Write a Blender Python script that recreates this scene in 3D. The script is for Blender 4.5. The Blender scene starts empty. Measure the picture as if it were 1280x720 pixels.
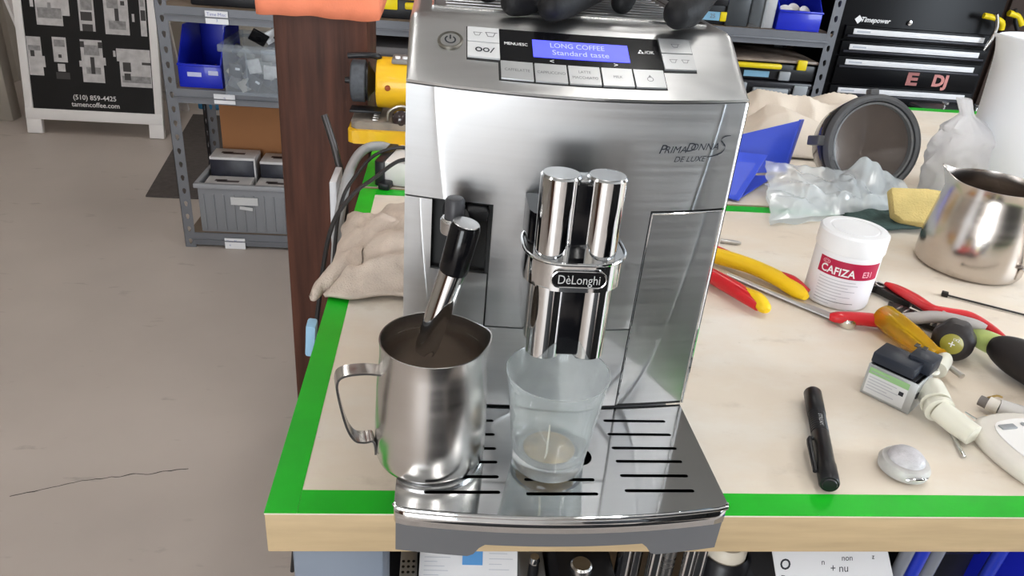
import bpy, bmesh, math, random
from mathutils import Vector, Matrix, noise, Euler
random.seed(7)
C = bpy.context.scene.collection
PI = math.pi
# ------------------------------------------------------------------ camera
CAM = Vector((0.1331, -0.4734, 0.4612)); PITCH, ROLL, YAW, FPX = 0.4777, 0.0869, -0.1120, 947.4
fw = Vector((-math.sin(YAW)*math.cos(PITCH), math.cos(YAW)*math.cos(PITCH), -math.sin(PITCH)))
rt = Vector((math.cos(YAW), math.sin(YAW), 0)); up = rt.cross(fw)
r2 = rt*math.cos(ROLL)+up*math.sin(ROLL); u2 = -rt*math.sin(ROLL)+up*math.cos(ROLL)
cd = bpy.data.cameras.new('camera'); cam = bpy.data.objects.new('camera', cd); C.objects.link(cam)
cd.sensor_width = 36; cd.lens = FPX*36/1280; cd.clip_start = 0.02; cd.clip_end = 60
cam.matrix_world = Matrix(((r2.x,u2.x,-fw.x,CAM.x),(r2.y,u2.y,-fw.y,CAM.y),(r2.z,u2.z,-fw.z,CAM.z),(0,0,0,1)))
sc = bpy.context.scene; sc.camera = cam
# ------------------------------------------------------------------ world, light, exposure
w = bpy.data.worlds.new('world'); sc.world = w; w.use_nodes = True
w.node_tree.nodes['Background'].inputs[0].default_value = (0.80,0.90,1.0,1)
w.node_tree.nodes['Background'].inputs[1].default_value = 1.0
sc.view_settings.view_transform = 'Standard'; sc.view_settings.look = 'None'
sc.view_settings.gamma = 1; sc.view_settings.exposure = 0.55; sc.view_settings.use_curve_mapping = False
DAY = 105.0; TUBE = 14.0
def area(name, loc, rot, sx, sy, power, col):
    l = bpy.data.lights.new(name, 'AREA'); l.shape = 'RECTANGLE'; l.size = sx; l.size_y = sy; l.energy = power; l.color = col
    o = bpy.data.objects.new(name, l); C.objects.link(o); o.location = loc; o.rotation_euler = rot; return o
# daylight from the right side window, and from an unseen door added for reflections
area('added_door_daylight', (-1.45,-4.52,0.25), (PI/2,0,0), 1.9, 2.3, DAY, (0.93,0.97,1.0))
area('window_daylight', (4.42,-1.0,0.9), (0,PI/2,0), 1.5, 2.2, 130.0, (0.82,0.91,1.0))
# ------------------------------------------------------------------ helpers
MATS = {}
def mat(name, col, rough=0.5, metal=0.0, var=0.06, scale=6.0, bump=0.0, bscale=80.0, stretch=(1,1,1), coat=0.0,
        trans=0.0, ior=1.45, emit=0.0, alpha=1.0, aniso=0.0, sub=0.0, spec=0.35, rvar=0.0):
    if name in MATS: return MATS[name]
    m = bpy.data.materials.new(name); m.use_nodes = True; nt = m.node_tree; N = nt.nodes; L = nt.links
    b = N['Principled BSDF']; MATS[name] = m
    b.inputs['Roughness'].default_value = rough; b.inputs['Metallic'].default_value = metal
    b.inputs['Coat Weight'].default_value = coat; b.inputs['Transmission Weight'].default_value = trans
    b.inputs['IOR'].default_value = ior; b.inputs['Alpha'].default_value = alpha
    b.inputs['Specular IOR Level'].default_value = spec
    tc = N.new('ShaderNodeTexCoord'); mp = N.new('ShaderNodeMapping'); mp.inputs['Scale'].default_value = stretch
    L.new(tc.outputs['Object'], mp.inputs['Vector'])
    nz = N.new('ShaderNodeTexNoise'); nz.inputs['Scale'].default_value = scale; nz.inputs['Detail'].default_value = 5
    L.new(mp.outputs[0], nz.inputs['Vector'])
    cr = N.new('ShaderNodeValToRGB'); cr.color_ramp.elements[0].position = 0.3; cr.color_ramp.elements[1].position = 0.7
    cr.color_ramp.elements[0].color = (*[max(0,c*(1-var)) for c in col],1); cr.color_ramp.elements[1].color = (*[min(1,c*(1+var)) for c in col],1)
    L.new(nz.outputs['Fac'], cr.inputs['Fac']); L.new(cr.outputs[0], b.inputs['Base Color'])
    if rvar:
        mr = N.new('ShaderNodeMapRange'); mr.inputs[1].default_value=.3; mr.inputs[2].default_value=.7
        mr.inputs[3].default_value = max(0,rough-rvar); mr.inputs[4].default_value = rough+rvar
        L.new(nz.outputs['Fac'], mr.inputs[0]); L.new(mr.outputs[0], b.inputs['Roughness'])
    if bump:
        n2 = N.new('ShaderNodeTexNoise'); n2.inputs['Scale'].default_value = bscale; n2.inputs['Detail'].default_value = 4
        L.new(mp.outputs[0], n2.inputs['Vector'])
        bp = N.new('ShaderNodeBump'); bp.inputs['Strength'].default_value = bump; bp.inputs['Distance'].default_value = 0.002
        L.new(n2.outputs['Fac'], bp.inputs['Height']); L.new(bp.outputs[0], b.inputs['Normal'])
    if aniso:
        b.inputs['Anisotropic'].default_value = aniso
        tg = N.new('ShaderNodeTangent'); tg.direction_type = 'RADIAL'; tg.axis = 'Z'; L.new(tg.outputs[0], b.inputs['Tangent'])
    if emit:
        b.inputs['Emission Color'].default_value = (*col,1); b.inputs['Emission Strength'].default_value = emit
    if sub:
        b.inputs['Subsurface Weight'].default_value = sub; b.inputs['Subsurface Radius'].default_value = (.01,.01,.01)
    return m
def tag(o, label=None, cat=None, group=None, kind=None):
    if label: o['label'] = label
    if cat: o['category'] = cat
    if group: o['group'] = group
    if kind: o['kind'] = kind
    return o
def thing(name, label, cat, loc=(0,0,0), rz=0, group=None, rot=None):
    o = bpy.data.objects.new(name, None); C.objects.link(o); o.empty_display_size = .02
    o.location = loc; o.rotation_euler = rot if rot else (0,0,rz); return tag(o,label,cat,group)
def finish(name, bm, m, parent=None, loc=(0,0,0), rot=(0,0,0), smooth=35, recalc=True):
    if recalc: bmesh.ops.recalc_face_normals(bm, faces=bm.faces)
    me = bpy.data.meshes.new(name); bm.to_mesh(me); bm.free()
    if smooth:
        me.shade_smooth(); me.set_sharp_from_angle(angle=math.radians(smooth))
    me.materials.append(m)
    o = bpy.data.objects.new(name, me); C.objects.link(o); o.location = loc; o.rotation_euler = rot
    if parent: o.parent = parent
    return o
def add_box(bm, s, c=(0,0,0), bev=0, R=None, seg=2):
    t = bmesh.new(); bmesh.ops.create_cube(t, size=1); bmesh.ops.scale(t, vec=s, verts=t.verts)
    if bev: bmesh.ops.bevel(t, geom=t.edges[:], offset=min(bev,min(s)*.49), segments=seg, profile=.5, affect='EDGES')
    M = Matrix.Translation(c) @ (R.to_4x4() if R else Matrix())
    merge(bm, t, M)
def merge(bm, t, M=Matrix()):
    vs = [bm.verts.new(M @ v.co) for v in t.verts]; t.verts.index_update()
    for f in t.faces:
        try: bm.faces.new([vs[v.index] for v in f.verts])
        except ValueError: pass
    t.free()
def box(name, s, c, m, parent=None, bev=0.002, rot=(0,0,0), smooth=35):
    bm = bmesh.new(); add_box(bm, s, (0,0,0), bev); return finish(name, bm, m, parent, c, rot, smooth)
def add_lathe(bm, prof, n=48, M=Matrix(), close=False):
    rings = []
    for r,z in prof:
        if r < 1e-6: rings.append([bm.verts.new(M @ Vector((0,0,z)))])
        else: rings.append([bm.verts.new(M @ Vector((r*math.cos(2*PI*i/n), r*math.sin(2*PI*i/n), z))) for i in range(n)])
    pairs = list(zip(rings, rings[1:]))
    if close: pairs.append((rings[-1], rings[0]))
    for a,b in pairs:
        for i in range(n):
            j = (i+1)%n
            if len(a)==1 and len(b)==1: continue
            if len(a)==1: bm.faces.new((a[0],b[i],b[j]))
            elif len(b)==1: bm.faces.new((a[i],a[j],b[0]))
            else: bm.faces.new((a[i],a[j],b[j],b[i]))
    return rings
def lathe(name, prof, m, parent=None, loc=(0,0,0), rot=(0,0,0), n=48, close=False, smooth=40):
    bm = bmesh.new(); add_lathe(bm, prof, n, close=close); return finish(name, bm, m, parent, loc, rot, smooth)
def axis_rot(d): return Vector((0,0,1)).rotation_difference(Vector(d).normalized()).to_matrix()
def add_tube(bm, pts, rad, n=12, sq=1.0, cap=True):
    """round tube through pts; rad a number or a list; sq flattens vertically"""
    pts = [Vector(p) for p in pts]; k = len(pts)
    if not isinstance(rad,(list,tuple)): rad = [rad]*k
    rings = []; prev = None
    for i,p in enumerate(pts):
        t = (pts[min(i+1,k-1)]-pts[max(i-1,0)]).normalized()
        if prev is None:
            a = Vector((0,0,1)) if abs(t.z)<.9 else Vector((0,1,0))
            x = t.cross(a).normalized()
        else: x = (prev - t*prev.dot(t)).normalized()
        prev = x; y = x.cross(t)
        rings.append([bm.verts.new(p + x*math.cos(2*PI*j/n)*rad[i] + y*math.sin(2*PI*j/n)*rad[i]*sq) for j in range(n)])
    for a,b in zip(rings,rings[1:]):
        for j in range(n): bm.faces.new((a[j],a[(j+1)%n],b[(j+1)%n],b[j]))
    if cap: bm.faces.new(rings[0][::-1]); bm.faces.new(rings[-1])
def smooth_path(pts, k=6):
    P = [Vector(p) for p in pts]; out = []
    for i in range(len(P)-1):
        p0,p1,p2,p3 = P[max(i-1,0)],P[i],P[i+1],P[min(i+2,len(P)-1)]
        for j in range(k):
            t = j/k; out.append(.5*((2*p1)+(p2-p0)*t+(2*p0-5*p1+4*p2-p3)*t*t+(3*p1-p0-3*p2+p3)*t**3))
    return out+[P[-1]]
def tube(name, pts, rad, m, parent=None, n=12, sm=0, sq=1.0, loc=(0,0,0), smooth=40):
    if sm:
        if isinstance(rad,(list,tuple)):
            R = [Vector((r,0,0)) for r in rad]; rad = [v.x for v in smooth_path(R, sm)]
        pts = smooth_path(pts, sm)
    bm = bmesh.new(); add_tube(bm, pts, rad, n, sq); return finish(name, bm, m, parent, loc, smooth=smooth)
def add_prism(bm, pts, z0, z1, M=Matrix()):
    a = [bm.verts.new(M @ Vector((x,y,z0))) for x,y in pts]; b = [bm.verts.new(M @ Vector((x,y,z1))) for x,y in pts]
    bm.faces.new(a[::-1]); bm.faces.new(b); n = len(pts)
    for i in range(n): bm.faces.new((a[i],a[(i+1)%n],b[(i+1)%n],b[i]))
def prism(name, pts, z0, z1, m, parent=None, loc=(0,0,0), rot=(0,0,0), bev=0, smooth=35):
    bm = bmesh.new(); add_prism(bm, pts, z0, z1)
    if bev: bmesh.ops.bevel(bm, geom=bm.edges[:], offset=bev, segments=2, profile=.5, affect='EDGES')
    return finish(name, bm, m, parent, loc, rot, smooth)
def rrect(w, h, r, n=5, cx=0, cy=0):
    o = []
    for (sx,sy,a0) in ((1,1,0),(-1,1,90),(-1,-1,180),(1,-1,270)):
        for i in range(n+1):
            a = math.radians(a0+90*i/n); o.append((cx+sx*(w/2-r)+r*math.cos(a), cy+sy*(h/2-r)+r*math.sin(a)))
    return o
def surf(name, fn, nu, nv, m, parent=None, thick=0, loc=(0,0,0), rot=(0,0,0), smooth=60):
    """sheet fn(u,v)->xyz, given real thickness along its normal"""
    bm = bmesh.new(); V = [[bm.verts.new(fn(i/nu,j/nv)) for j in range(nv+1)] for i in range(nu+1)]
    for i in range(nu):
        for j in range(nv): bm.faces.new((V[i][j],V[i+1][j],V[i+1][j+1],V[i][j+1]))
    o = finish(name, bm, m, parent, loc, rot, smooth, recalc=False)
    if thick:
        md = o.modifiers.new('solid','SOLIDIFY'); md.thickness = thick; md.offset = 0
    return o
_tc = {}
def text_mesh(txt, size=1.0, sx=1.0, align='CENTER', shear=0.0, bold=0.0):
    cu = bpy.data.curves.new('t','FONT'); cu.body = txt; cu.size = size; cu.align_x = align; cu.align_y = 'CENTER'
    cu.resolution_u = 3; cu.shear = shear; cu.offset = bold
    o = bpy.data.objects.new('t', cu); C.objects.link(o)
    dg = bpy.context.evaluated_depsgraph_get(); dg.update()
    me = bpy.data.meshes.new_from_object(o.evaluated_get(dg)); bpy.data.objects.remove(o); bpy.data.curves.remove(cu)
    for v in me.vertices: v.co.x *= sx
    return me
def lettering(txt, size, fn, m, parent, sx=1.0, align='CENTER', shear=0.0, bold=0.0, name='lettering', thick=0.0):
    """flat print mapped onto a surface by fn(u,v)->xyz"""
    me = text_mesh(txt, size, sx, align, shear, bold); me.name = name
    for v in me.vertices: v.co = fn(v.co.x, v.co.y)
    me.materials.clear(); me.materials.append(m)
    o = bpy.data.objects.new(name, me); C.objects.link(o)
    if parent: o.parent = parent
    return o
def plane_fn(o, x, y, off=0.0004):
    o = Vector(o); x = Vector(x).normalized(); y = Vector(y).normalized(); n = x.cross(y)
    return lambda u,v: o + x*u + y*v + n*off
def quads(name, rects, fn, m, parent, z=0):
    bm = bmesh.new()
    for x0,x1,y0,y1 in rects: bm.faces.new([bm.verts.new(fn(*p)) for p in ((x0,y0),(x1,y0),(x1,y1),(x0,y1))])
    return finish(name, bm, m, parent, smooth=0, recalc=False)
def bevmod(o, wd=.002, seg=2):
    md = o.modifiers.new('bevel','BEVEL'); md.width = wd; md.segments = seg; md.limit_method='ANGLE'; md.angle_limit=math.radians(40); return o
def copy_tree(o, parent=None):
    c = o.copy(); C.objects.link(c)
    if parent: c.parent = parent
    for ch in [x for x in C.objects if x.parent == o]: copy_tree(ch, c)
    return c
# ------------------------------------------------------------------ materials
brushed = mat('brushed_steel', (.57,.58,.59), .37, 1.0, var=.025, scale=3, bump=.010, bscale=14, stretch=(1,1,90), aniso=.8, rvar=.03)
brushed_top = mat('brushed_lid', (.57,.575,.58), .33, 1.0, var=.02, scale=3, bump=.012, bscale=14, stretch=(1,60,60), rvar=.03)
satin = mat('satin_steel', (.58,.58,.58), .26, 1.0, var=.05, scale=4, bump=.05, bscale=25, stretch=(1,1,14), aniso=.5, rvar=.05)
pol = mat('polished_steel', (.60,.61,.62), .08, 1.0, var=.03, scale=5, rvar=.04)
chrome = mat('chrome', (.74,.75,.76), .05, 1.0, var=.02)
steel = mat('tool_steel', (.52,.50,.48), .32, 1.0, var=.12, scale=30)
blackp = mat('black_plastic', (.012,.012,.014), .35, var=.2)
blackg = mat('black_gloss', (.004,.004,.005), .14, var=.1)
darkgap = mat('dark_gap', (.02,.02,.02), .7)
greyp = mat('grey_plastic', (.125,.125,.13), .42, var=.05)
silverp = mat('silver_key', (.50,.51,.52), .35, .7, var=.03)
whitep = mat('white_plastic', (.80,.80,.81), .4, var=.02)
inkd = mat('dark_ink', (.02,.022,.03), .5)
inkm = mat('grey_ink', (.16,.16,.17), .5)
inkw = mat('white_ink', (.80,.80,.80), .5)
# ------------------------------------------------------------------ the room
def structure(o): o['kind'] = 'structure'; return o
floorm = mat('painted_concrete', (.50,.44,.40), .42, var=.10, scale=1.6, bump=.08, bscale=30, rvar=.08)
nt = floorm.node_tree; N, L = nt.nodes, nt.links
# pale dusty clouds and dark scuffs in the worn floor paint
base = N['Principled BSDF'].inputs['Base Color'].links[0].from_socket
n3 = N.new('ShaderNodeTexNoise'); n3.inputs['Scale'].default_value = 9; n3.inputs['Detail'].default_value = 8
tc = N.new('ShaderNodeTexCoord'); mp3 = N.new('ShaderNodeMapping'); mp3.inputs['Scale'].default_value = (1,2.6,1); L.new(tc.outputs['Object'], mp3.inputs[0]); L.new(mp3.outputs[0], n3.inputs['Vector'])
c3 = N.new('ShaderNodeValToRGB'); c3.color_ramp.elements[0].position=.66; c3.color_ramp.elements[1].position=.74
c3.color_ramp.elements[0].color=(0,0,0,1); c3.color_ramp.elements[1].color=(.35,.35,.35,1); L.new(n3.outputs['Fac'], c3.inputs[0])
mx3 = N.new('ShaderNodeMixRGB'); mx3.inputs[2].default_value=(.22,.19,.17,1); L.new(c3.outputs[0], mx3.inputs[0]); L.new(base, mx3.inputs[1]); L.new(mx3.outputs[0], N['Principled BSDF'].inputs['Base Color'])
wallm = mat('wall_paint', (.40,.36,.31), .8, var=.03)
wallw = mat('wall_white', (.66,.64,.62), .8, var=.03)
ceilm = mat('ceiling_paint', (.42,.41,.39), .85, var=.03)
fl = structure(box('floor', (7.5,9.6,.1), (.95,.2,-.95), floorm, bev=0))
box_c = structure(box('ceiling', (7.5,9.6,.1), (.95,.2,2.65), ceilm, bev=0))
structure(box('wall_back', (7.3,.1,3.5), (.95,4.95,.85), wallm, bev=0))
structure(box('wall_left', (.1,9.4,3.5), (-2.75,.2,.85), wallm, bev=0))
# right wall with a window opening, front wall with the added door opening
bm = bmesh.new()
for s,c in (((.1,3.65,3.5),(4.6,3.12,.85)),((.1,2.35,3.5),(4.6,-3.32,.85)),((.1,3.5,.75),(4.6,-.42,-.525)),((.1,3.5,.85),(4.6,-.42,2.175))): add_box(bm, s, c)
structure(finish('wall_right', bm, wallw))
bm = bmesh.new()
for s,c in (((.3,.1,3.5),(-2.55,-4.65,.85)),((5.1,.1,3.5),(2.1,-4.65,.85)),((1.95,.1,1.2),(-1.425,-4.65,2.0))): add_box(bm, s, c)
structure(finish('wall_front', bm, mat('wall_pale', (.62,.60,.58), .8)))
bm = bmesh.new()
for s,c in (((.14,3.5,.06),(4.58,-.42,-.12)),((.14,3.5,.06),(4.58,-.42,1.72)),((.14,.06,1.9),(4.58,1.30,.8)),((.14,.06,1.9),(4.58,-2.14,.8)),((.1,.04,1.9),(4.58,-.42,.8))): add_box(bm, s, c, .004)
structure(finish('window_1', bm, whitep))
structure(box('baseboard_left', (.02,9.2,.1), (-2.69,.2,-.85), mat('base_paint',(.45,.41,.37),.6), bev=.004))
# door jamb standing at the far left edge of the picture
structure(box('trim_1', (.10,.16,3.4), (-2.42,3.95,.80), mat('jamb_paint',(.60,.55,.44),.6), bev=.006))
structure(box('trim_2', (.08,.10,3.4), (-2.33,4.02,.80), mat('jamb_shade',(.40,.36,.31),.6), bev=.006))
# crack in the floor: a thin broken sliver of dark filler
crk = [(-.86,.975),(-.80,.998),(-.745,1.02),(-.70,1.035),(-.645,1.045),(-.60,1.058),(-.57,1.056),(-.53,1.07),(-.48,1.078)]
pts = []; lo = []
for i,(x,y) in enumerate(smooth_path([(a,b,0) for a,b in crk],5) and [(p.x,p.y) for p in smooth_path([(a,b,0) for a,b in crk],5)]):
    h = .0008+.0016*abs(noise.noise(Vector((x*30,0,0)))); dy = .004*noise.noise(Vector((x*45,3,0)))
    pts.append((x,y+dy+h)); lo.append((x,y+dy-h))
o = prism('floor_crack', pts+lo[::-1], -.0002, .0004, mat('crack_dark',(.05,.045,.04),.9), loc=(0,0,-.9), smooth=0); tag(o, kind='structure'); o.name='trim_3'
# ceiling lights: long twin fixtures in rows, unseen, added for light and reflections
glow = mat('tube_glow', (1,.97,.93), .5, emit=TUBE)
hous = mat('fixture_white', (.7,.7,.7), .5)
k = 0
first = None
for (x,y) in ((-1.35,-2.5),(.9,-2.5),(3.1,-2.5),(-1.35,.4),(.9,.4),(3.1,.4),(-1.35,3.2),(.9,3.2),(3.1,3.2)):
    if first is None:
        first = thing('added_ceiling_light','long white fluorescent ceiling fixture with two lit tubes, added out of view','ceiling light',(x,y,2.59),group='added ceiling fixtures in rows')
        box('housing',(.30,1.5,.05),(0,0,0),hous,first,.004)
        for s in (-1,1): tube('lit_tube',[(s*.075,-.7,-.045),(s*.075,.7,-.045)],.028,glow,first)
    else:
        c = copy_tree(first); c.location = (x,y,2.59)
# ------------------------------------------------------------------ benches
topm = mat('worn_board', (.74,.65,.54), .45, var=.05, scale=5, bump=.10, bscale=60, stretch=(1,1.3,1), rvar=.1)
nt = topm.node_tree; N, L = nt.nodes, nt.links
base = N['Principled BSDF'].inputs['Base Color'].links[0].from_socket
def stain(scale, p0, p1, col, amt, seed):
    global base
    n = N.new('ShaderNodeTexNoise'); n.inputs['Scale'].default_value = scale; n.inputs['Detail'].default_value = 7; n.inputs['Roughness'].default_value=.65
    mp_ = N.new('ShaderNodeMapping'); mp_.inputs['Location'].default_value=(seed,seed*2,0); mp_.inputs['Scale'].default_value=(1,1.8,1)
    t_ = N.new('ShaderNodeTexCoord'); L.new(t_.outputs['Object'], mp_.inputs[0]); L.new(mp_.outputs[0], n.inputs['Vector'])
    c_ = N.new('ShaderNodeValToRGB'); c_.color_ramp.elements[0].position=p0; c_.color_ramp.elements[1].position=p1
    c_.color_ramp.elements[0].color=(0,0,0,1); c_.color_ramp.elements[1].color=(amt,)*3+(1,); L.new(n.outputs['Fac'], c_.inputs[0])
    m_ = N.new('ShaderNodeMixRGB'); m_.inputs[2].default_value=(*col,1); L.new(c_.outputs[0], m_.inputs[0]); L.new(base, m_.inputs[1]); base = m_.outputs[0]
stain(5,.45,.75,(.80,.77,.71),.8,3); stain(11,.58,.72,(.50,.42,.33),.5,7); stain(60,.68,.78,(.22,.18,.14),.5,11)
L.new(base, N['Principled BSDF'].inputs['Base Color'])
edgem = mat('pale_plywood', (.50,.37,.215), .55, var=.10, scale=10, bump=.08, bscale=40, stretch=(1,1,9))
green = mat('green_tape', (.008,.45,.016), .38, var=.12, scale=14, bump=.05, bscale=200)
legm = mat('blue_grey_steel', (.19,.22,.27), .5, .1, var=.04)
W = 2.05
def bench(label, y0, y1, taper):
    b = thing('workbench', label, 'workbench', (0,y0,0))
    d = y1-y0
    box('tabletop', (W,d,.0015), (W/2,d/2,-.00075), topm, b, 0)
    box('board_edge', (W,d,.042), (W/2,d/2,-.0225), edgem, b, .0015)
    for lx in (.055,W-.055):
        for ly in (.06,d-.06):
            box('leg', (.08,.08,.853), (lx,ly,-.0435-.4265), legm, b, .004)
    box('rail', (W-.19,.04,.06), (W/2,d-.06,-.075), legm, b, .003)
    box('lower_shelf', (W-.12,d-.08,.02), (W/2,d/2,-.47), mat('shelf_board',(.40,.33,.25),.6), b, .002)
    return b
b1 = bench('pale plywood workbench edged with green tape, holding the coffee machine', 0, .758, 0)
b2 = bench('second workbench behind the first, with the bench grinder on its left corner', .768, 1.64, 0)
def strip(x0,x1,y0,y1,par,oy):
    o = box('green_tape', (x1-x0,y1-y0,.0006), ((x0+x1)/2,(y0+y1)/2-oy,.0003), green, par, 0); return o
strip(0,.026,.0,.757,b1,0); strip(.0262,W,.0,.027,b1,0); strip(.0262,W,.731,.757,b1,0)
strip(.0,.026,.769,1.639,b2,.768); strip(.0262,W,1.606,1.639,b2,.768)
# ------------------------------------------------------------------ wooden post with its orange cloth
postm = mat('dark_stained_wood', (.070,.025,.015), .55, var=.45, scale=7, bump=.35, bscale=22, stretch=(7,7,.5))
pt = thing('wooden_post','thick dark stained wooden post standing left of the benches','post',(-.118,1.25,-.9))
box('post_beam', (.188,.20,3.48), (0,0,1.74), postm, pt, .006)
orangem = mat('orange_cloth', (.80,.24,.13), .85, var=.06, scale=20, bump=.3, bscale=300, sub=.0)
def oc(u,v):
    # cloth pouch wrapped round three sides of the post, bottom hem sagging a little
    a = (u-.5)*2; x = max(-1,min(1,a*1.9)); 
    px = -.118+x*.118; y = 1.125 if abs(a)<.53 else 1.125+(abs(a)-.53)*.5
    wv = .0015*math.sin(u*17)+.001*math.sin(u*41+1)+.010*max(0,abs(a)-.42)**2*8
    return Vector((px, y-.012*math.sin(v*PI)*.6+wv*.7, .216+.34*v + wv*(1-v)*.9))
surf('orange_cloth', oc, 60, 14, orangem, None, .004)
tag(bpy.data.objects['orange_cloth'], 'orange cloth pouch hanging around the dark wooden post', 'cloth pouch')

# dark lockers added out of view so the steel reflects darker on the right
lk = thing('added_locker','tall charcoal locker added behind the photographer to darken steel reflections','locker',(1.75,-4.28,-.9),group='added charcoal lockers in a row')
box('locker_body',(.78,.60,2.5),(0,0,1.25),mat('charcoal_paint',(.035,.038,.042),.5),lk,.006); box('locker_door',(.74,.02,2.3),(0,.31,1.27),mat('charcoal_paint',(.035,.038,.042),.5),lk,.004); box('handle',(.02,.03,.16),(.30,.33,1.3),satin,lk,.004)
for i in range(1,4):
    c = copy_tree(lk); c.location.x += .80*i

rk = thing('added_rack','tall black rack added right of the photographer to darken steel reflections','rack',(1.58,-1.12,-.9),math.radians(43))  # unseen rack added to darken what the machine's right side reflects
for z in (.05,.55,1.05,1.55): box('rack_shelf',(1.30,.55,.03),(0,0,z),blackp,rk,.003)
for dx in (-.64,.64):
    for dy in (-.26,.26): box('rack_post',(.03,.03,1.7),(dx,dy,.85),blackp,rk,.002)
box('rack_back',(1.30,.01,1.65),(0,-.27,.85),mat('charcoal_paint',(.035,.038,.042),.5),rk,.002)
for z in (.07,.57,1.07):
    for i in range(4): box('drawer_box',(.28,.46,.36),(-.465+.31*i,.02,z+.18),mat('charcoal_paint',(.035,.038,.042),.5),rk,.006)
wc = thing('added_cupboard','brown wooden cupboard added behind the photographer on the left for reflections','cupboard',(-2.15,-2.0,-.9),math.radians(8))  # unseen cupboard added to give the steel something brown to reflect
box('cupboard_body',(.9,.5,1.9),(0,0,.95),postm,wc,.004)
for dx in (-.22,.22): box('cupboard_door',(.43,.02,1.8),(dx,.26,.95),mat('brown_door',(.20,.11,.06),.5),wc,.003)

am_ = prism('added_mat',rrect(1.0,1.9,.06),0,.012,mat('mat_rubber_black',(.025,.025,.027),.75,bump=.4,bscale=90),None,(.48,-1.30,-.9),bev=.003); tag(am_,'black rubber mat added in front of the bench to darken reflections','mat')  # unseen mat added to darken reflections in the chrome and steel
# ------------------------------------------------------------------ coffee machine (own frame: x right, y back from the tray's front corners)
MO = Vector((.2371,-.0428,0)); MA = .0092
mach = thing('coffee_machine','stainless steel bean-to-cup coffee machine with a blue display at the table edge','coffee machine',MO,MA)
MM = Matrix.Translation(MO) @ Matrix.Rotation(MA,4,'Z')
def MW(x,y,z): return MM @ Vector((x,y,z))
HX = .130
def front(x,z,off=0):
    t = max(0,min(1,(z-.05)/.285)); b = .009+.016*t; u = x/HX
    y = .134-b*(1-u*u)
    return Vector((x, y-off, z))
def front_plate(name, rects, m, thick=.003, off=0, step=.012, parent=mach):
    """thin steel plate following the curved front; rects share one grid"""
    xs = sorted({round(v,5) for r in rects for v in r[:2]}); zs = sorted({round(v,5) for r in rects for v in r[2:]})
    def sub(a):
        o = []
        for p,q in zip(a,a[1:]):
            k = max(1,int(math.ceil((q-p)/step))); o += [p+(q-p)*i/k for i in range(k)]
        return o+[a[-1]]
    xs, zs = sub(xs), sub(zs); bm = bmesh.new(); V = {}
    def v(i,j):
        if (i,j) not in V: V[i,j] = bm.verts.new(front(xs[i],zs[j],off))
        return V[i,j]
    for i in range(len(xs)-1):
        for j in range(len(zs)-1):
            cx,cz = (xs[i]+xs[i+1])/2,(zs[j]+zs[j+1])/2
            if any(r[0]<cx<r[1] and r[2]<cz<r[3] for r in rects): bm.faces.new((v(i,j),v(i+1,j),v(i+1,j+1),v(i,j+1)))
    bd = [e for e in bm.edges if e.is_boundary]
    r = bmesh.ops.extrude_edge_only(bm, edges=bd)
    for g in r['geom']:
        if isinstance(g,bmesh.types.BMVert): g.co.y += thick
    return finish(name, bm, m, parent, smooth=50, recalc=False)
# inner dark carcass right behind the plates, then the housing
bm = bmesh.new()
add_box(bm, (.256,.29,.284), (0,.284,.192), .003)
finish('side_housing', bm, satin, mach)
def back(name, x0,x1,z0,z1,off):
    bm = bmesh.new(); n=24
    A=[[bm.verts.new(front(x0+(x1-x0)*i/n,z,off)) for i in range(n+1)] for z in (z0,(z0+z1)/2,z1)]
    for a,b in zip(A,A[1:]):
        for i in range(n): bm.faces.new((a[i],a[i+1],b[i+1],b[i]))
    return finish(name,bm,darkgap,mach,recalc=False)
# carcass with hole for the steam socket: four strips
bm = bmesh.new()
def cs(x0,x1,z0,z1):
    n = 16
    A=[[bm.verts.new(front(x0+(x1-x0)*i/n,z,-.0026)) for i in range(n+1)] for z in (z0,(z0+z1)/2,z1)]
    for a,b in zip(A,A[1:]):
        for i in range(n): bm.faces.new((a[i],a[i+1],b[i+1],b[i]))
cs(-.129,-.108,.05,.334); cs(-.0645,.129,.05,.334); cs(-.108,-.0645,.05,.187); cs(-.108,-.0645,.2455,.334)
finish('inner_carcass',bm,darkgap,mach,recalc=False)
g = .0007
front_plate('front_panel', [(-HX,HX,.2475,.3335),(-.0610,.0640,.1365,.2475)], brushed)
front_plate('lower_panel', [(-.0610,.0640,.0525,.1350)], brushed)
front_plate('left_panel', [(-.1085,-.0625,.0525,.1860),(-HX,-.1085,.0525,.2462)], brushed)
front_plate('right_door', [(.0665,.1285,.0535,.2440)], brushed, off=-.0012)
# thin bright rim round the right door and along the machine's right edge
bm = bmesh.new()
add_tube(bm,[front(.0655,.0535,.0002),front(.0655,.15,.0002),front(.0655,.2452,.0002)],.0008,6)
add_tube(bm,[front(.0655+.063*i/12,.2452,.0002) for i in range(13)],.0008,6)
finish('door_rim',bm,chrome,mach)
bm = bmesh.new(); add_tube(bm,[front(.1298,.0525+.281*i/10,.0) for i in range(11)],.0013,8); finish('edge_rim',bm,chrome,mach)
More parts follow.
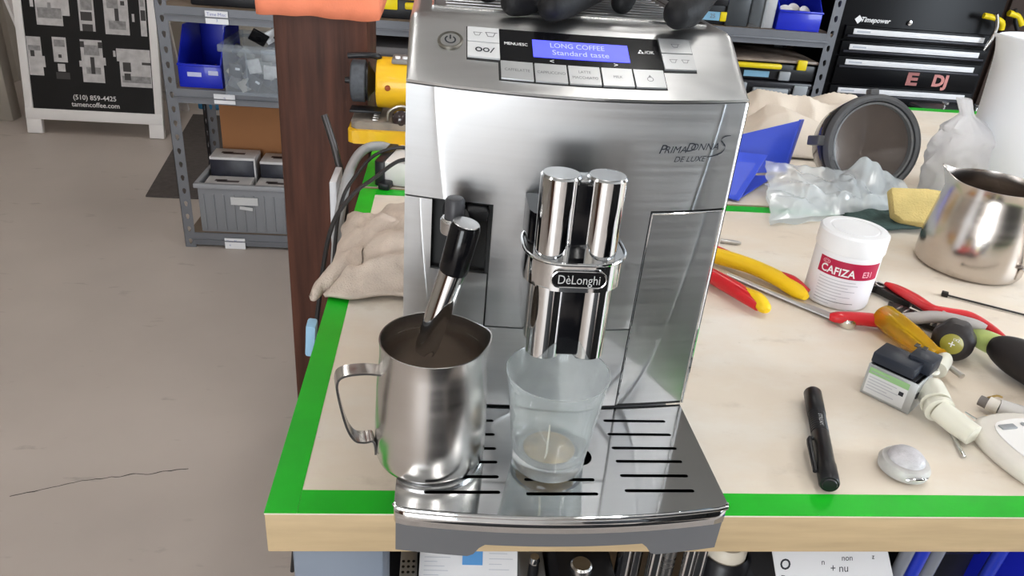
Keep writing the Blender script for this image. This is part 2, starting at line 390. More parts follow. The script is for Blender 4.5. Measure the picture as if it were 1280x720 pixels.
# steam socket: black box sunk in the left panel with the pivot and knob
bm = bmesh.new()
x0,x1,z0,z1 = -.1083,-.0643,.1865,.2462
P = [Vector((x0,.1305,z0)),Vector((x1,.1225,z0)),Vector((x1,.1215,z1)),Vector((x0,.1305,z1))]
Q = [p+Vector((0,.0075,0)) for p in P]
p_=[bm.verts.new(p) for p in P]; q_=[bm.verts.new(p) for p in Q]
for i in range(4): bm.faces.new((p_[i],p_[(i+1)%4],q_[(i+1)%4],q_[i]))
bm.faces.new(q_)
finish('steam_socket',bm,darkgap,mach,smooth=0,recalc=False)
box('socket_hood',(.017,.022,.010),(-.0735,.121,.2405),blackp,mach,.003)
lathe('steam_knob',[(0,0),(.0072,0),(.0075,.002),(.0075,.014),(.006,.016),(0,.0165)],mat('knob_grey',(.05,.05,.055),.4),mach,(-.0915,.101,.2425),n=28)
bm = bmesh.new(); add_tube(bm,smooth_path([(-.0905,.135,.236),(-.0905,.112,.238),(-.0895,.100,.243)],4),.0095,16); finish('steam_pivot',bm,blackp,mach)
bm = bmesh.new(); add_lathe(bm,[(0,0),(.010,0),(.0105,.002),(.0105,.010),(.009,.012),(0,.012)],28,Matrix.Translation((-.0915,.101,.231))); finish('pivot_collar',bm,satin,mach)
# wand
A = Vector((-.0832,.080,.2465)); Bp = Vector((-.0912,.0815,.2075)); Cp = Vector((-.1105,.078,.1375))
R_ = axis_rot(A-Bp).to_4x4(); Lb = (A-Bp).length
bm = bmesh.new(); add_lathe(bm,[(0,0),(.0106,0),(.0112,.002),(.0112,Lb-.002),(.0102,Lb),(0,Lb)],32,Matrix.Translation(Bp)@R_)
wg = finish('wand_grip',bm,blackg,mach)
bm = bmesh.new(); add_lathe(bm,[(0,.0002),(.0096,0),(.0102,.0006),(.0096,.0013),(0,.0015)],32,Matrix.Translation(A)@R_); finish('grip_cap',bm,satin,wg)
R2_ = axis_rot(Bp-Cp).to_4x4(); Lc = (Bp-Cp).length
bm = bmesh.new(); add_lathe(bm,[(0,.004),(.0055,.0),(.0078,.0),(.0092,.006),(.0100,Lc*.5),(.0106,Lc+.001),(0,Lc+.001)],32,Matrix.Translation(Cp)@R2_); finish('frothing_tube',bm,chrome,mach)
bm = bmesh.new(); add_tube(bm,[(-.0875,.098,.238),(-.0865,.088,.237)],.007,14); finish('wand_joint',bm,blackp,mach)
# --- lid and control panel
def y0_(x): u=x/HX; return .134-.025*(1-u*u)
def y1_(x): u=x/HX; return .189-.008*(1-u*u)
def panel(x,s,off=0):
    a,b = y0_(x),y1_(x); z=.3375+s*(.373-.3375); d = Vector((0,b-a,.0355)).normalized(); n = Vector((0,-d.z,d.y))
    sag = .004*math.sin(PI*max(0,min(1,s)))*0
    return Vector((x,a+s*(b-a),z)) + n*(off)
bm = bmesh.new()
xs = [-.130,-.1297,-.1285,-.126,-.122]+[-.122+.244*i/24 for i in range(1,24)]+[.122,.126,.1285,.1297,.130]
rows = []
for x in xs:
    e = max(0,(abs(x)-.122)/.008); dz = -.007*(1-math.sqrt(max(0,1-e*e)))
    col = [Vector((x,y0_(x)+.004,.3340)),Vector((x,y0_(x)-.0005,.3345)),Vector((x,y0_(x)-.001,.3365))]
    for s in (.02,.2,.4,.6,.8,.96): p = panel(x,s); p.z += dz*(.3+.7*s); col.append(p)
    p = Vector((x,y1_(x)+.003,.3745+dz)); col.append(p)
    for y in (.20,.22,.30,.38,.425): col.append(Vector((x,max(y,y1_(x)+.006),.3755+.002*(y-.19)/.2+dz)))
    col += [Vector((x,.434,.370+dz)),Vector((x,.436,.334))]
    rows.append([bm.verts.new(p) for p in col])
for a,b in zip(rows,rows[1:]):
    for i in range(len(a)-1): bm.faces.new((a[i],b[i],b[i+1],a[i+1]))
bm.faces.new(rows[0]); bm.faces.new(rows[-1][::-1])
finish('lid_housing',bm,brushed_top,mach,smooth=38)
box('seam_shadow',(.254,.29,.004),(0,.285,.3345),darkgap,mach,0)
# cup warmer ribs and moulded border on the lid
bm = bmesh.new()
for i in range(11): add_box(bm,(.205,.007,.0012),(0,.232+i*.0165,.3766+i*.00016),.0005)
finish('warmer_ribs',bm,brushed_top,mach)
bm = bmesh.new()
pp = [(-.112,.214),(.112,.214),(.112,.412),(-.112,.412)]
add_tube(bm,[Vector((x,y,.3765)) for x,y in pp+[pp[0]]],.0018,8); finish('warmer_rail',bm,satin,mach)
def pslab(name,x0,x1,s0,s1,h,m,parent=mach,nx=8,r=0):
    bm = bmesh.new(); T=[];Bq=[]
    for i in range(nx+1):
        x = x0+(x1-x0)*i/nx
        T.append([bm.verts.new(panel(x,s,h)) for s in (s0,s1)]); Bq.append([bm.verts.new(panel(x,s,-.001)) for s in (s0,s1)])
    for i in range(nx):
        bm.faces.new((T[i][0],T[i+1][0],T[i+1][1],T[i][1])); bm.faces.new((Bq[i][0],Bq[i+1][0],T[i+1][0],T[i][0])); bm.faces.new((T[i][1],T[i+1][1],Bq[i+1][1],Bq[i][1]))
    bm.faces.new((T[0][0],T[0][1],Bq[0][1],Bq[0][0])); bm.faces.new((T[-1][1],T[-1][0],Bq[-1][0],Bq[-1][1]))
    return finish(name,bm,m,parent)
def pfn(x,s,h):
    L_ = (y1_(x)-y0_(x))**2+.0355**2; L_ = math.sqrt(L_)
    return lambda u,v: panel(x+u, s+v/L_, h)
pslab('control_frame',-.0865,.0895,.375,.885,.0003,darkgap,nx=20)
pslab('control_frame',-.0632,.0622,.118,.40,.0003,darkgap,nx=20)
disp = pslab('display_glass',-.0615,.0620,.395,.875,.0009,blackg,nx=20)
lcdm = mat('lit_blue_display',(.075,.085,.90),.3,var=.05,scale=60,emit=.85)
lc = pslab('lcd',-.0370,.0365,.485,.740,.0014,lcdm,disp,nx=12); lc['label']='lit blue display window'
lcdt = mat('lcd_text',(.30,.33,1.0),.4,emit=.8)
lettering('LONG COFFEE',.0080,pfn(-.003,.665,.0016),lcdt,lc,sx=.80)
lettering('Standard taste',.0082,pfn(-.001,.560,.0016),lcdt,lc,sx=.92)
lettering('MENU/ESC',.0046,pfn(-.0495,.655,.0011),inkw,disp,sx=.82)
lettering('/OK',.0052,pfn(.0535,.655,.0011),inkw,disp,sx=.85)
def icon(name, polys, fn, m, parent):
    bm = bmesh.new()
    for p in polys: bm.faces.new([bm.verts.new(fn(*q)) for q in p])
    return finish(name,bm,m,parent,smooth=0,recalc=False)
def ring(cx,cy,r,w_,n=20,a0=0,a1=2*PI):
    o=[]
    for i in range(n):
        a,b=a0+(a1-a0)*i/n,a0+(a1-a0)*(i+1)/n
        o.append([(cx+r*math.cos(a),cy+r*math.sin(a)),(cx+(r+w_)*math.cos(a),cy+(r+w_)*math.sin(a)),(cx+(r+w_)*math.cos(b),cy+(r+w_)*math.sin(b)),(cx+r*math.cos(b),cy+r*math.sin(b))])
    return o
k=.001
icon('icon',[[(-2.4*k,-2*k),(0,-2*k),(-1.2*k,.4*k)],[(0.1*k,-2*k),(2.5*k,-2*k),(1.3*k,.4*k)],[(-1.2*k,.6*k),(1.3*k,.6*k),(0,2.8*k)]],pfn(.0465,.660,.0011),inkw,disp)
lettering('<',.0065,pfn(-.0235,.435,.0011),inkw,disp); lettering('>',.0065,pfn(.0250,.440,.0011),inkw,disp)
# keys
def cup(cx,cy,s): return [[(cx-s,cy+s*.7),(cx-s*.55,cy-s*.6),(cx-s*.40,cy-s*.6),(cx-s*.82,cy+s*.7)],[(cx+s*.82,cy+s*.7),(cx+s*.40,cy-s*.6),(cx+s*.55,cy-s*.6),(cx+s,cy+s*.7)],[(cx-s,cy+s*.55),(cx+s*1.3,cy+s*.55),(cx+s*1.3,cy+s*.72),(cx-s,cy+s*.72)],[(cx-s*.55,cy-s*.6),(cx+s*.55,cy-s*.6),(cx+s*.5,cy-s*.42),(cx-s*.5,cy-s*.42)]]
whk = mat('pale_key',(.72,.73,.74),.35,.4,var=.02)
kb = pslab('key',-.0858,-.0620,.640,.862,.0018,whk,nx=4); icon('icon',cup(-.005,0,.003)+cup(.005,0,.004),pfn(-.0735,.75,.0020),inkm,kb)
kb = pslab('key',-.0858,-.0620,.405,.625,.0018,whk,nx=4); icon('icon',ring(-.004,0,.0015,.0012)+ring(.0015,0,.0015,.0010)+[[(.004,-.003),(.005,-.003),(.008,.003),(.007,.003)]],pfn(-.0735,.515,.0020),inkd,kb)
kb = pslab('key',.0630,.0885,.655,.880,.0018,silverp,nx=4); icon('icon',cup(0,0,.0032),pfn(.0755,.765,.0020),inkm,kb)
kb = pslab('key',.0630,.0890,.405,.640,.0018,silverp,nx=4); icon('icon',cup(-.0048,0,.0030)+cup(.005,0,.0030),pfn(.076,.525,.0020),inkm,kb)
kt = ['CAFFELATTE','CAPPUCCINO','LATTE|MACCHIATO','MILK','']
for i,t in enumerate(kt):
    a = -.0622+.0248*i
    kb = pslab('key',a+.0006,a+.0240,.130,.382,.0018,silverp,nx=4)
    ls = t.split('|')
    for j,q in enumerate(ls):
        if q: lettering(q,.0042,pfn(a+.0124,.255+(.04 if len(ls)>1 else 0)-.08*j,.0020),inkm,kb,sx=.78)
    if not t: icon('icon',ring(0,-.001,.002,.0006,14)+[[(-.0015,.001),(.0015,.001),(0,.004)]],pfn(a+.0124,.255,.0020),inkm,kb)
# power button
pc = panel(-.0985,.630,0); q1 = panel(-.0945,.630,0)-panel(-.1025,.630,0); q2 = panel(-.0985,.68,0)-panel(-.0985,.58,0)
nn = q1.cross(q2).normalized(); Rn = axis_rot(nn).to_4x4()
bm = bmesh.new(); add_lathe(bm,[(0,0),(.0098,0),(.0098,.0012),(.0088,.0022),(.0080,.0022),(.0078,.0012),(0,.0012)],36,Matrix.Translation(pc)@Rn)
pb = finish('power_button',bm,mat('dull_bronze_key',(.16,.15,.13),.35,.8),mach)
bm = bmesh.new(); add_lathe(bm,[(0,.0016),(.0074,.0014),(.0074,.0010),(0,.0010)],36,Matrix.Translation(pc)@Rn); finish('button_face',bm,mat('button_grey',(.34,.34,.33),.35,.7),pb)
pf = plane_fn(pc+nn*.0018,q1,q2,0)
icon('icon',ring(0,0,.0032,.0012,24,PI*.68,PI*2.32)+[[(-.0006,.0005),(.0006,.0005),(.0006,.0052),(-.0006,.0052)]],pf,inkd,pb)
# model lettering, printed on the front panel
ff = lambda x,z,o=.0004: (lambda u,v: front(x+u, z+v, o))
lettering('P',.0100,ff(.0635,.2985),inkd,mach,sx=1.1,shear=.25)
lettering('RIMA',.0078,ff(.0745,.2982),inkd,mach,sx=1.05,shear=.25)
lettering('D',.0100,ff(.0868,.2998),inkd,mach,sx=1.1,shear=.25)
lettering('ONNA',.0078,ff(.0990,.3000),inkd,mach,sx=1.05,shear=.25)
lettering('DE LUXE',.0062,ff(.0880,.2905),inkd,mach,sx=1.1,shear=.25)
bm = bmesh.new(); sp = smooth_path([(.1205,.3085,0),(.1155,.3080,0),(.1125,.3055,0),(.1150,.3025,0),(.1175,.2995,0),(.1155,.2955,0),(.1100,.2930,0),(.1030,.2920,0)],6)
for i,(p,q) in enumerate(zip(sp,sp[1:])):
    w0 = .0002+.0006*math.sin(PI*i/len(sp)); w1 = .0002+.0006*math.sin(PI*(i+1)/len(sp))
    bm.faces.new([bm.verts.new(front(a,b,.0004)) for a,b in ((p.x,p.y-w0),(q.x,q.y-w1),(q.x,q.y+w1),(p.x,p.y+w0))])
finish('lettering',bm,inkd,mach,smooth=0,recalc=False)
# --- coffee spout
cx = -.004
def vcyl(bm,x,y,z0,z1,r,n=32): add_lathe(bm,[(0,z0),(r-.001,z0),(r,z0+.001),(r,z1-.0012),(r-.0012,z1),(0,z1)],n,Matrix.Translation((x,y,0)))
sp_ = lambda name,bm,m,par=mach: finish(name,bm,m,par)
for s in (-1,1):
    bm = bmesh.new(); vcyl(bm,cx+s*.0163,.0650,.230,.2935,.0143); tc_ = sp_('spout_column',bm,chrome)
    bm = bmesh.new(); add_lathe(bm,[(0,.2936),(.0128,.2936),(.0128,.2941),(0,.2941)],32,Matrix.Translation((cx+s*.0163,.0650,0))); sp_('column_cap',bm,satin,tc_)
    bm = bmesh.new(); r=.0132; vcyl(bm,cx+s*.0168,.0600,.1525,.214,r); lo_=sp_('lower_spout_column',bm,chrome)
    bm = bmesh.new(); add_lathe(bm,[(.003,.1525),(.003,.147),(.0042,.147),(.0042,.1525)],20,Matrix.Translation((cx+s*.0130,.0620,0))); sp_('nozzle',bm,blackp,lo_)
box('spout_core',(.022,.020,.058),(cx,.0660,.2600),blackg,mach,.002)
box('spout_core',(.022,.020,.056),(cx,.0600,.1830),blackg,mach,.002)
box('spout_bridge',(.024,.018,.004),(cx,.0700,.2890),satin,mach,.001)
def rrp(w_,d_,r_): return rrect(w_,d_,r_,6)
prism('spout_neck',[(cx+.0005+x,.0965+y) for x,y in rrp(.069,.062,.018)],.2330,.2600,blackg,mach,smooth=50)
prism('spout_neck',[(cx+x,.0955+y) for x,y in rrp(.060,.062,.014)],.1560,.2120,chrome,mach,smooth=50)
# collar, with a rolled top lip
out = rrp(.074,.070,.027)
bm = bmesh.new(); add_prism(bm,[(cx+.001+x,.0800+y) for x,y in out],.2115,.2335); sp_('spout_collar',bm,chrome)
bm = bmesh.new(); add_tube(bm,[Vector((cx+.001+x*1.01,.0800+y*1.01,.2335)) for x,y in out+[out[0]]],.0014,8); sp_('collar_lip',bm,chrome)
# name badge: black stadium plate with a raised silver rim and silver letters
by = .0447
bp_ = [(x,z) for x,z in rrect(.0395,.0125,.0062,8)]
M_ = Matrix.Translation((cx+.001,by,.2225)) @ Matrix.Rotation(PI/2,4,'X')
bm = bmesh.new(); add_prism(bm,bp_,-.001,.0010,M_); bd = sp_('name_badge',bm,blackg)
bm = bmesh.new(); add_tube(bm,[M_@Vector((x,z,.0010)) for x,z in bp_+[bp_[0]]],.0007,8); finish('badge_rim',bm,chrome,bd)
lettering('D\u00e8Longhi',.0100,plane_fn((cx+.001,by-.0012,.2222),(1,0,0),(0,0,1)),mat('silver_letter',(.75,.75,.75),.3,.6),bd,sx=.80)
# --- drip tray
def ty(x): return -.011*(1-(x/HX)**2)
bm = bmesh.new(); n=26
top = [( -HX+2*HX*i/n, ty(-HX+2*HX*i/n)) for i in range(n+1)]
add_prism(bm, top+[(.128,.1335),(.06,.126),(0,.124),(-.06,.126),(-.128,.1335)], .0465, .0502)
tray = finish('drip_grille',bm,pol,mach,smooth=30)
cut = bmesh.new()
def slot(x0,x1,y,h=.0036): add_prism(cut,[(x0+px_,y+py_) for px_,py_ in [( (x1-x0)/2+a,b) for a,b in rrect(x1-x0,h,h*.49,4)]],.04,.06)
for y in (.0155,.033,.0505,.0675,.086,.105):
    slot(.050,.107,y+.002); slot(-.108,-.049,y)
slot(-.029,.028,.030); slot(-.029,.028,.0138)
add_prism(cut,[(.020+.0105*math.cos(a*PI/12),.0585+.0115*math.sin(a*PI/12)) for a in range(24)],.04,.06)
co = finish('cut',cut,darkgap,None,smooth=0)
co.parent = mach
md = tray.modifiers.new('b','BOOLEAN'); md.operation='DIFFERENCE'; md.object=co; md.solver='EXACT'
bpy.context.view_layer.update(); dg = bpy.context.evaluated_depsgraph_get(); dg.update()
me2 = bpy.data.meshes.new_from_object(tray.evaluated_get(dg)); tray.modifiers.clear(); tray.data = me2; bpy.data.objects.remove(co)
# raised float cup in the round hole, dark tray basin below
bm = bmesh.new(); nb = 26
pb_ = [(x*.985,y+.003) for x,y in top]
add_prism(bm,pb_+[(.125,.132),(-.125,.132)],.030,.0335); finish('tray_basin',bm,mat('basin_black',(.015,.015,.016),.4),mach)
bm = bmesh.new()
def wall(pts,z0,z1,th):
    # wall following pts in plan
    a=[bm.verts.new((x,y,z1)) for x,y in pts]; b=[bm.verts.new((x,y,z0)) for x,y in pts]
    for i in range(len(pts)-1): bm.faces.new((a[i],b[i],b[i+1],a[i+1]))
rim = [(-.1285,.132),(-.1300,.004)]+[(x,y) for x,y in [( -.1300+.0015,.0005)]]+[(x,ty(x)-.0005) for x,_ in top[1:-1]]+[(.1285,.0005),(.1300,.004),(.1285,.132)]
wall(rim,.0335,.0485,0)
o = finish('tray_fascia',bm,chrome,mach,smooth=50); md=o.modifiers.new('s','SOLIDIFY'); md.thickness=.003; md.offset=-1
bm = bmesh.new(); add_tube(bm,[Vector((x,y,.0492)) for x,y in rim[1:-1]],.0016,8); finish('tray_edge',bm,chrome,mach)
# grey skirt under the chrome band, arched in the middle
bm = bmesh.new(); N_=60; A=[];Bb=[];A2=[];B2=[]
for i in range(N_+1):
    x = -.1285+.257*i/N_; yy = ty(x)+.002
    d = abs(x-.002); lo_z = .0035 if d>.072 else (.0165 if d<.064 else .0035+(.013)*(.072-d)/.008)
    A.append(bm.verts.new((x,yy,.0335))); Bb.append(bm.verts.new((x,yy+.001,lo_z)))
    A2.append(bm.verts.new((x,yy+.040,.0335))); B2.append(bm.verts.new((x,yy+.0385,lo_z)))
for i in range(N_):
    bm.faces.new((A[i],Bb[i],Bb[i+1],A[i+1])); bm.faces.new((Bb[i],B2[i],B2[i+1],Bb[i+1])); bm.faces.new((A2[i],A2[i+1],B2[i+1],B2[i]))
    bm.faces.new((A[i],A[i+1],A2[i+1],A2[i]))
bm.faces.new((A[0],A2[0],B2[0],Bb[0])); bm.faces.new((A[-1],Bb[-1],B2[-1],A2[-1]))
finish('tray_skirt',bm,greyp,mach,smooth=30)
box('machine_base',(.250,.385,.0300),(0,.2425,.0185),greyp,mach,.003)
for sx_ in (-1,1):
    for yy in (.075,.40): lathe('rubber_foot',[(0,0),(.011,0),(.012,.002),(.012,.0040),(0,.0040)],blackp,mach,(sx_*.10,yy,-.0001),n=20)
# ------------------------------------------------------------------ milk pitcher on the tray
def pitcher(label, loc, rz, H, Rb, Rr, th, spout_h, hw, m, name='milk_pitcher', hr=None):
    p = thing(name,label,'pitcher',loc,rz)
    bm = bmesh.new(); n=64; rings=[]
    prof = [(0,.0),(Rb*.88,.0),(Rb*.965,.0018),(Rb*.995,.006),(Rb*1.005,.014),(Rb*.995,H*.35),(Rr*1.02+(Rb-Rr)*.35,H*.65),(Rr*1.0,H*.86),(Rr*1.0,H*.95),(Rr*1.012,H)]
    inner = [(r-th,max(z,th)) for r,z in prof[::-1] if r>0]+[(0,th)]
    full = prof+inner
    for kk,(r,z) in enumerate(full):
        if r<1e-6: rings.append([bm.verts.new((0,0,z))]); continue
        row=[]
        for i in range(n):
            a = 2*PI*i/n; f = max(0,math.cos(a))**14; t = max(0,(z/H-.80)/.20)
            rr = r*(1+(.09 if spout_h<.006 else .20)*f*t**1.6) ; zz = z+spout_h*f*t**2
            row.append(bm.verts.new((rr*math.cos(a),rr*math.sin(a)*(1-.0*f),zz)))
        rings.append(row)
    for a,b in zip(rings,rings[1:]):
        for i in range(n):
            j=(i+1)%n
            if len(a)==1: bm.faces.new((a[0],b[i],b[j]))
            elif len(b)==1: bm.faces.new((a[i],a[j],b[0]))
            else: bm.faces.new((a[i],a[j],b[j],b[i]))
    finish('pitcher_body',bm,m,p,smooth=50)
    # handle: flat strap opposite the spout (or at angle hr)
    hr = PI if hr is None else hr
    R1,R0 = Rr*.995,Rb*.985
    path = smooth_path([(R1-.001,0,H*.775),(R1+.012,0,H*.80),(R1+.027,0,H*.795),(R1+.0325,0,H*.74),(R1+.0315,0,H*.60),(R1+.0265,0,H*.36),(R1+.0205,0,H*.235),(R0+.010,0,H*.205),(R0+.0035,0,H*.205),(R0+.0015,0,H*.15),(R0+.0013,0,H*.08)],5)
    bm = bmesh.new(); ca,sa=math.cos(hr),math.sin(hr); prev=None
    for i,q in enumerate(path):
        t=(path[min(i+1,len(path)-1)]-path[max(i-1,0)]).normalized(); nrm=Vector((-t.z,0,t.x)); hwid=hw
        sec=[q+nrm*.0009*a+Vector((0,b*hwid,0)) for a,b in ((-1,-1),(1,-1),(1,1),(-1,1))]
        row=[bm.verts.new((v.x*ca-v.y*sa,v.x*sa+v.y*ca,v.z)) for v in sec]
        if prev:
            for j in range(4): bm.faces.new((prev[j],prev[(j+1)%4],row[(j+1)%4],row[j]))
        else: bm.faces.new(row)
        prev=row
    bm.faces.new(prev[::-1])
    finish('handle',bm,m,p,smooth=50)
    return p
pm = mat('pitcher_steel', (.66,.645,.63), .23, 1.0, var=.04, scale=4, bump=.012, bscale=22, stretch=(1,1,22), aniso=.6, rvar=.05)
L0 = MW(-.1040,.0640,.0504)
mp_ = pitcher('steel milk pitcher on the left of the drip tray, steam wand dipped into it', L0, MA+math.radians(8), .1080,.0445,.0408,.0011,.002,.0070,pm,hr=math.radians(184))
milk = lathe('frothed_milk',[(0,.0300),(.036,.0300),(.0420,.0302),(.0420,.0295),(0,.029)],mat('cafe_foam',(.30,.23,.18),.35,var=.2,scale=60),None,L0,n=48); tag(milk,'brownish milk froth inside the steel pitcher under the wand','milk')
# ------------------------------------------------------------------ drinking glass under the spout
gm = mat('hazy_glass',(.93,.96,.95),.06,trans=1.0,ior=1.42,var=.0)
nt=gm.node_tree; N,L=nt.nodes,nt.links; bs=N['Principled BSDF']
hz=N.new('ShaderNodeBsdfTranslucent'); hz.inputs[0].default_value=(.86,.89,.89,1); df=N.new('ShaderNodeBsdfDiffuse'); df.inputs[0].default_value=(.80,.83,.83,1); ad=N.new('ShaderNodeMixShader'); ad.inputs[0].default_value=.5
L.new(hz.outputs[0],ad.inputs[1]); L.new(df.outputs[0],ad.inputs[2])
nz=N.new('ShaderNodeTexNoise'); nz.inputs['Scale'].default_value=45; nz.inputs['Detail'].default_value=4; t_=N.new('ShaderNodeTexCoord'); L.new(t_.outputs['Object'],nz.inputs['Vector'])
mr=N.new('ShaderNodeMapRange'); mr.inputs[1].default_value=.35; mr.inputs[2].default_value=.7; mr.inputs[3].default_value=.13; mr.inputs[4].default_value=.27; L.new(nz.outputs['Fac'],mr.inputs[0])
mxs=N.new('ShaderNodeMixShader'); L.new(mr.outputs[0],mxs.inputs[0]); L.new(bs.outputs[0],mxs.inputs[1]); L.new(ad.outputs[0],mxs.inputs[2]); L.new(mxs.outputs[0],N['Material Output'].inputs[0])
GL = MW(-.0075,.0530,.0504)
gl = thing('drinking_glass','misted drinking glass under the spout with a little coffee in it','glass',GL)
H=.0885
lathe('glass_body',[(0,.0008),(.024,.0004),(.0275,.0),(.0295,.0018),(.0300,.006),(.0302,.011),(.0318,.024),(.0336,.038),(.0352,.052),(.0376,.069),(.0400,H-.001),(.0406,H),(.0396,H),(.0388,H-.002),(.0364,.069),(.0340,.052),(.0324,.038),(.0304,.024),(.0288,.0165),(.024,.0128),(0,.0118)],gm,gl,n=56,smooth=50)
cm = mat('weak_coffee',(.40,.28,.13),.25,var=.25,scale=70)
cf = lathe('coffee',[(0,.0120),(.0200,.0124),(.0215,.0134),(.0195,.0146),(0,.0152)],cm,None,GL,n=48); tag(cf,'shallow pool of pale coffee at the bottom of the glass','coffee')
bm=bmesh.new(); add_tube(bm,[(-.0075,-.0305,.060),(-.0070,-.0285,.045),(-.0065,-.0262,.030),(-.006,-.018,.0175)],[.0006,.0008,.0009,.0007],8)  # pale streak modelled in place of a white reflection on the glass
o=finish('reflection_streak',bm,mat('reflection_streak',(.85,.78,.62),.2),None,GL); o.parent=cf; o.location=(0,0,0)
# ------------------------------------------------------------------ gloved hand resting on the lid
glove = mat('black_nitrile',(.006,.006,.007),.62,var=.2,scale=60,bump=.25,bscale=260)
per = thing('person',"person's black gloved hand resting fingertips on the coffee machine lid",'person',MW(.05,.34,.43))
bm = bmesh.new()
def cap(p,q,r0,r1):
    sh_=Vector((0,-.028,-.001)); p,q=MM@(Vector(p)+sh_)-per.location,MM@(Vector(q)+sh_)-per.location; d=q-p; Lq=d.length; R=axis_rot(d).to_4x4(); prof=[]
    for i in range(7): a=-PI/2+PI/2*i/6; prof.append((r0*math.cos(a) if i else 0,r0*math.sin(a)))
    for i in range(7): a=PI/2*i/6; prof.append((r1*math.cos(a) if i<6 else 0,Lq+r1*math.sin(a)))
    add_lathe(bm,prof,18,Matrix.Translation(p)@R)
def finger(pts,rad):
    for (a,b),(r0,r1) in zip(zip(pts,pts[1:]),zip(rad,rad[1:])): cap(a,b,r0,r1)
finger([(.075,.400,.438),(.060,.325,.428),(.022,.250,.404),(-.012,.2165,.3905),(-.022,.208,.3885)],[.016,.0145,.0135,.0125,.0115])   # middle, flat along the lid
finger([(.055,.405,.436),(.030,.330,.424),(-.002,.262,.405),(-.040,.228,.3895),(-.050,.222,.3880)],[.016,.0140,.0130,.0120,.0110])   # ring, beside it
finger([(.040,.420,.434),(.005,.360,.420),(-.035,.305,.405),(-.068,.275,.3890)],[.015,.0125,.0115,.0100])   # little finger
finger([(.095,.400,.442),(.080,.330,.440),(.062,.288,.418),(.046,.268,.3885)],[.016,.0130,.0120,.0100])     # index, curled onto its tip
finger([(.135,.430,.440),(.136,.330,.430),(.112,.258,.412),(.086,.216,.3925),(.078,.208,.3900)],[.021,.0185,.0175,.0150,.0125])      # thumb
for a,b in (((.050,.41,.436),(.11,.50,.462)),((.07,.405,.440),(.12,.50,.464)),((.09,.40,.442),(.13,.50,.464)),((.04,.43,.432),(.11,.51,.458)),((.125,.43,.442),(.135,.50,.462))): cap(a,b,.0175,.021)
finger([(.125,.50,.462),(.150,.56,.485),(.200,.68,.56),(.250,.80,.64)],[.027,.030,.037,.041])
hd = finish('gloved_hand',bm,glove,per)
md=hd.modifiers.new('r','REMESH'); md.mode='VOXEL'; md.voxel_size=.0024; md.use_smooth_shade=True
md=hd.modifiers.new('s','SMOOTH'); md.iterations=5; md.factor=.5
bm=bmesh.new(); pa=[MM@Vector(p)-per.location for p in ((.182,.638,.536),(.22,.73,.592),(.27,.84,.67),(.33,.95,.76))]
add_tube(bm,smooth_path(pa,5),[.046+.0012*i for i in range(16)],24); finish('sleeve',bm,mat('dark_sleeve',(.03,.032,.04),.85),per)
# ------------------------------------------------------------------ things on the left side of the benches
def nz3(x,y,z=0,s=1): return noise.noise(Vector((x*s,y*s,z)))
terry = mat('terry_cloth',(.56,.47,.40),.95,var=.10,scale=40,bump=.9,bscale=420)
def towel(u,v):
    # crumpled towel: heaped in the middle, one corner folded over the bench edge
    x = -.004+.142*u; y = .362+.262*v
    x -= .018*(1-v)*(1-u)*0
    e = min(u,1-u,v,1-v)*2; e = min(1,e*3.2)
    h = .006+.034*e*(.62+.60*nz3(x,y,1,20)+.30*nz3(x,y,5,50))
    h += .020*math.exp(-((u-.62)**2+(v-.45)**2)*9)
    x += .010*nz3(x,y,9,22); y += .016*nz3(x,y,4,18)
    return Vector((x,y,max(h,.004)))
o = surf('towel',towel,70,70,terry,None,.005); tag(o,'beige terry towel crumpled on the bench left of the coffee machine','towel')
tx = mat('terry_tail',(.56,.47,.40),.95,var=.10,scale=40,bump=.9,bscale=420)
def tail(u,v):
    y=.440-.070*u; x=.034-.056*u; a=v*2*PI
    r=.027*(1-.30*u)*(1+.25*nz3(u*3,v*2,2,1))*math.sqrt(max(0.0004,1-max(0,(u-.8)/.2)**2)); zc=.016+.006*math.sin(u*4)-.010*u*u
    return Vector((x+.004*nz3(u*8,v*4), y+r*math.cos(a)*1.15, zc+r*.62*math.sin(a)))
t_=surf('towel_corner',tail,30,22,tx,o,0)
# power adaptor with its leads and grey hose
ad=thing('power_adaptor','white box-shaped power adaptor with black ends and cables beside the towel','adaptor',(.083,.818,0),math.radians(-12))
box('adaptor_body',(.080,.105,.042),(.004,0,.0228),mat('warm_white',(.78,.77,.75),.45),ad,.004)
prism('end_cap',[(-.004,-.052),(.0,-.056),(.014,-.058),(.010,.052),(-.006,.05)],0,.044,blackp,ad,(-.048,0,.0002),bev=.002)
box('end_cap',(.02,.030,.012),(-.030,-.060,.0065),blackp,ad,.003)
lathe('dial',[(0,0),(.011,0),(.011,.003),(.009,.004),(0,.004)],blackp,ad,(.004,-.018,.0438),n=28)
cab=mat('black_cable',(.018,.016,.016),.5)
o=tube('cable',[(.090,.790,.045),(.062,.755,.052),(.030,.690,.045),(.000,.620,.038),(-.022,.545,.010),(-.034,.48,-.09),(-.045,.43,-.22),(-.06,.40,-.36),(-.075,.39,-.50)],.0034,cab,None,10,6); tag(o,'black cable running from the adaptor over the towel and down off the bench','cable','cables off the bench edge')
o['label']='thick black cable crossing the towel and falling off the left bench edge'; del o['group']
o=tube('cable',[(.095,.850,.040),(.060,.845,.048),(.020,.800,.046),(-.006,.735,.030),(-.022,.68,.006),(-.030,.64,-.06),(-.034,.60,-.20),(-.04,.58,-.40)],.0030,cab,None,10,6); tag(o,'thin black cable arching from the white adaptor to the bench corner, behind the thicker one','cable')
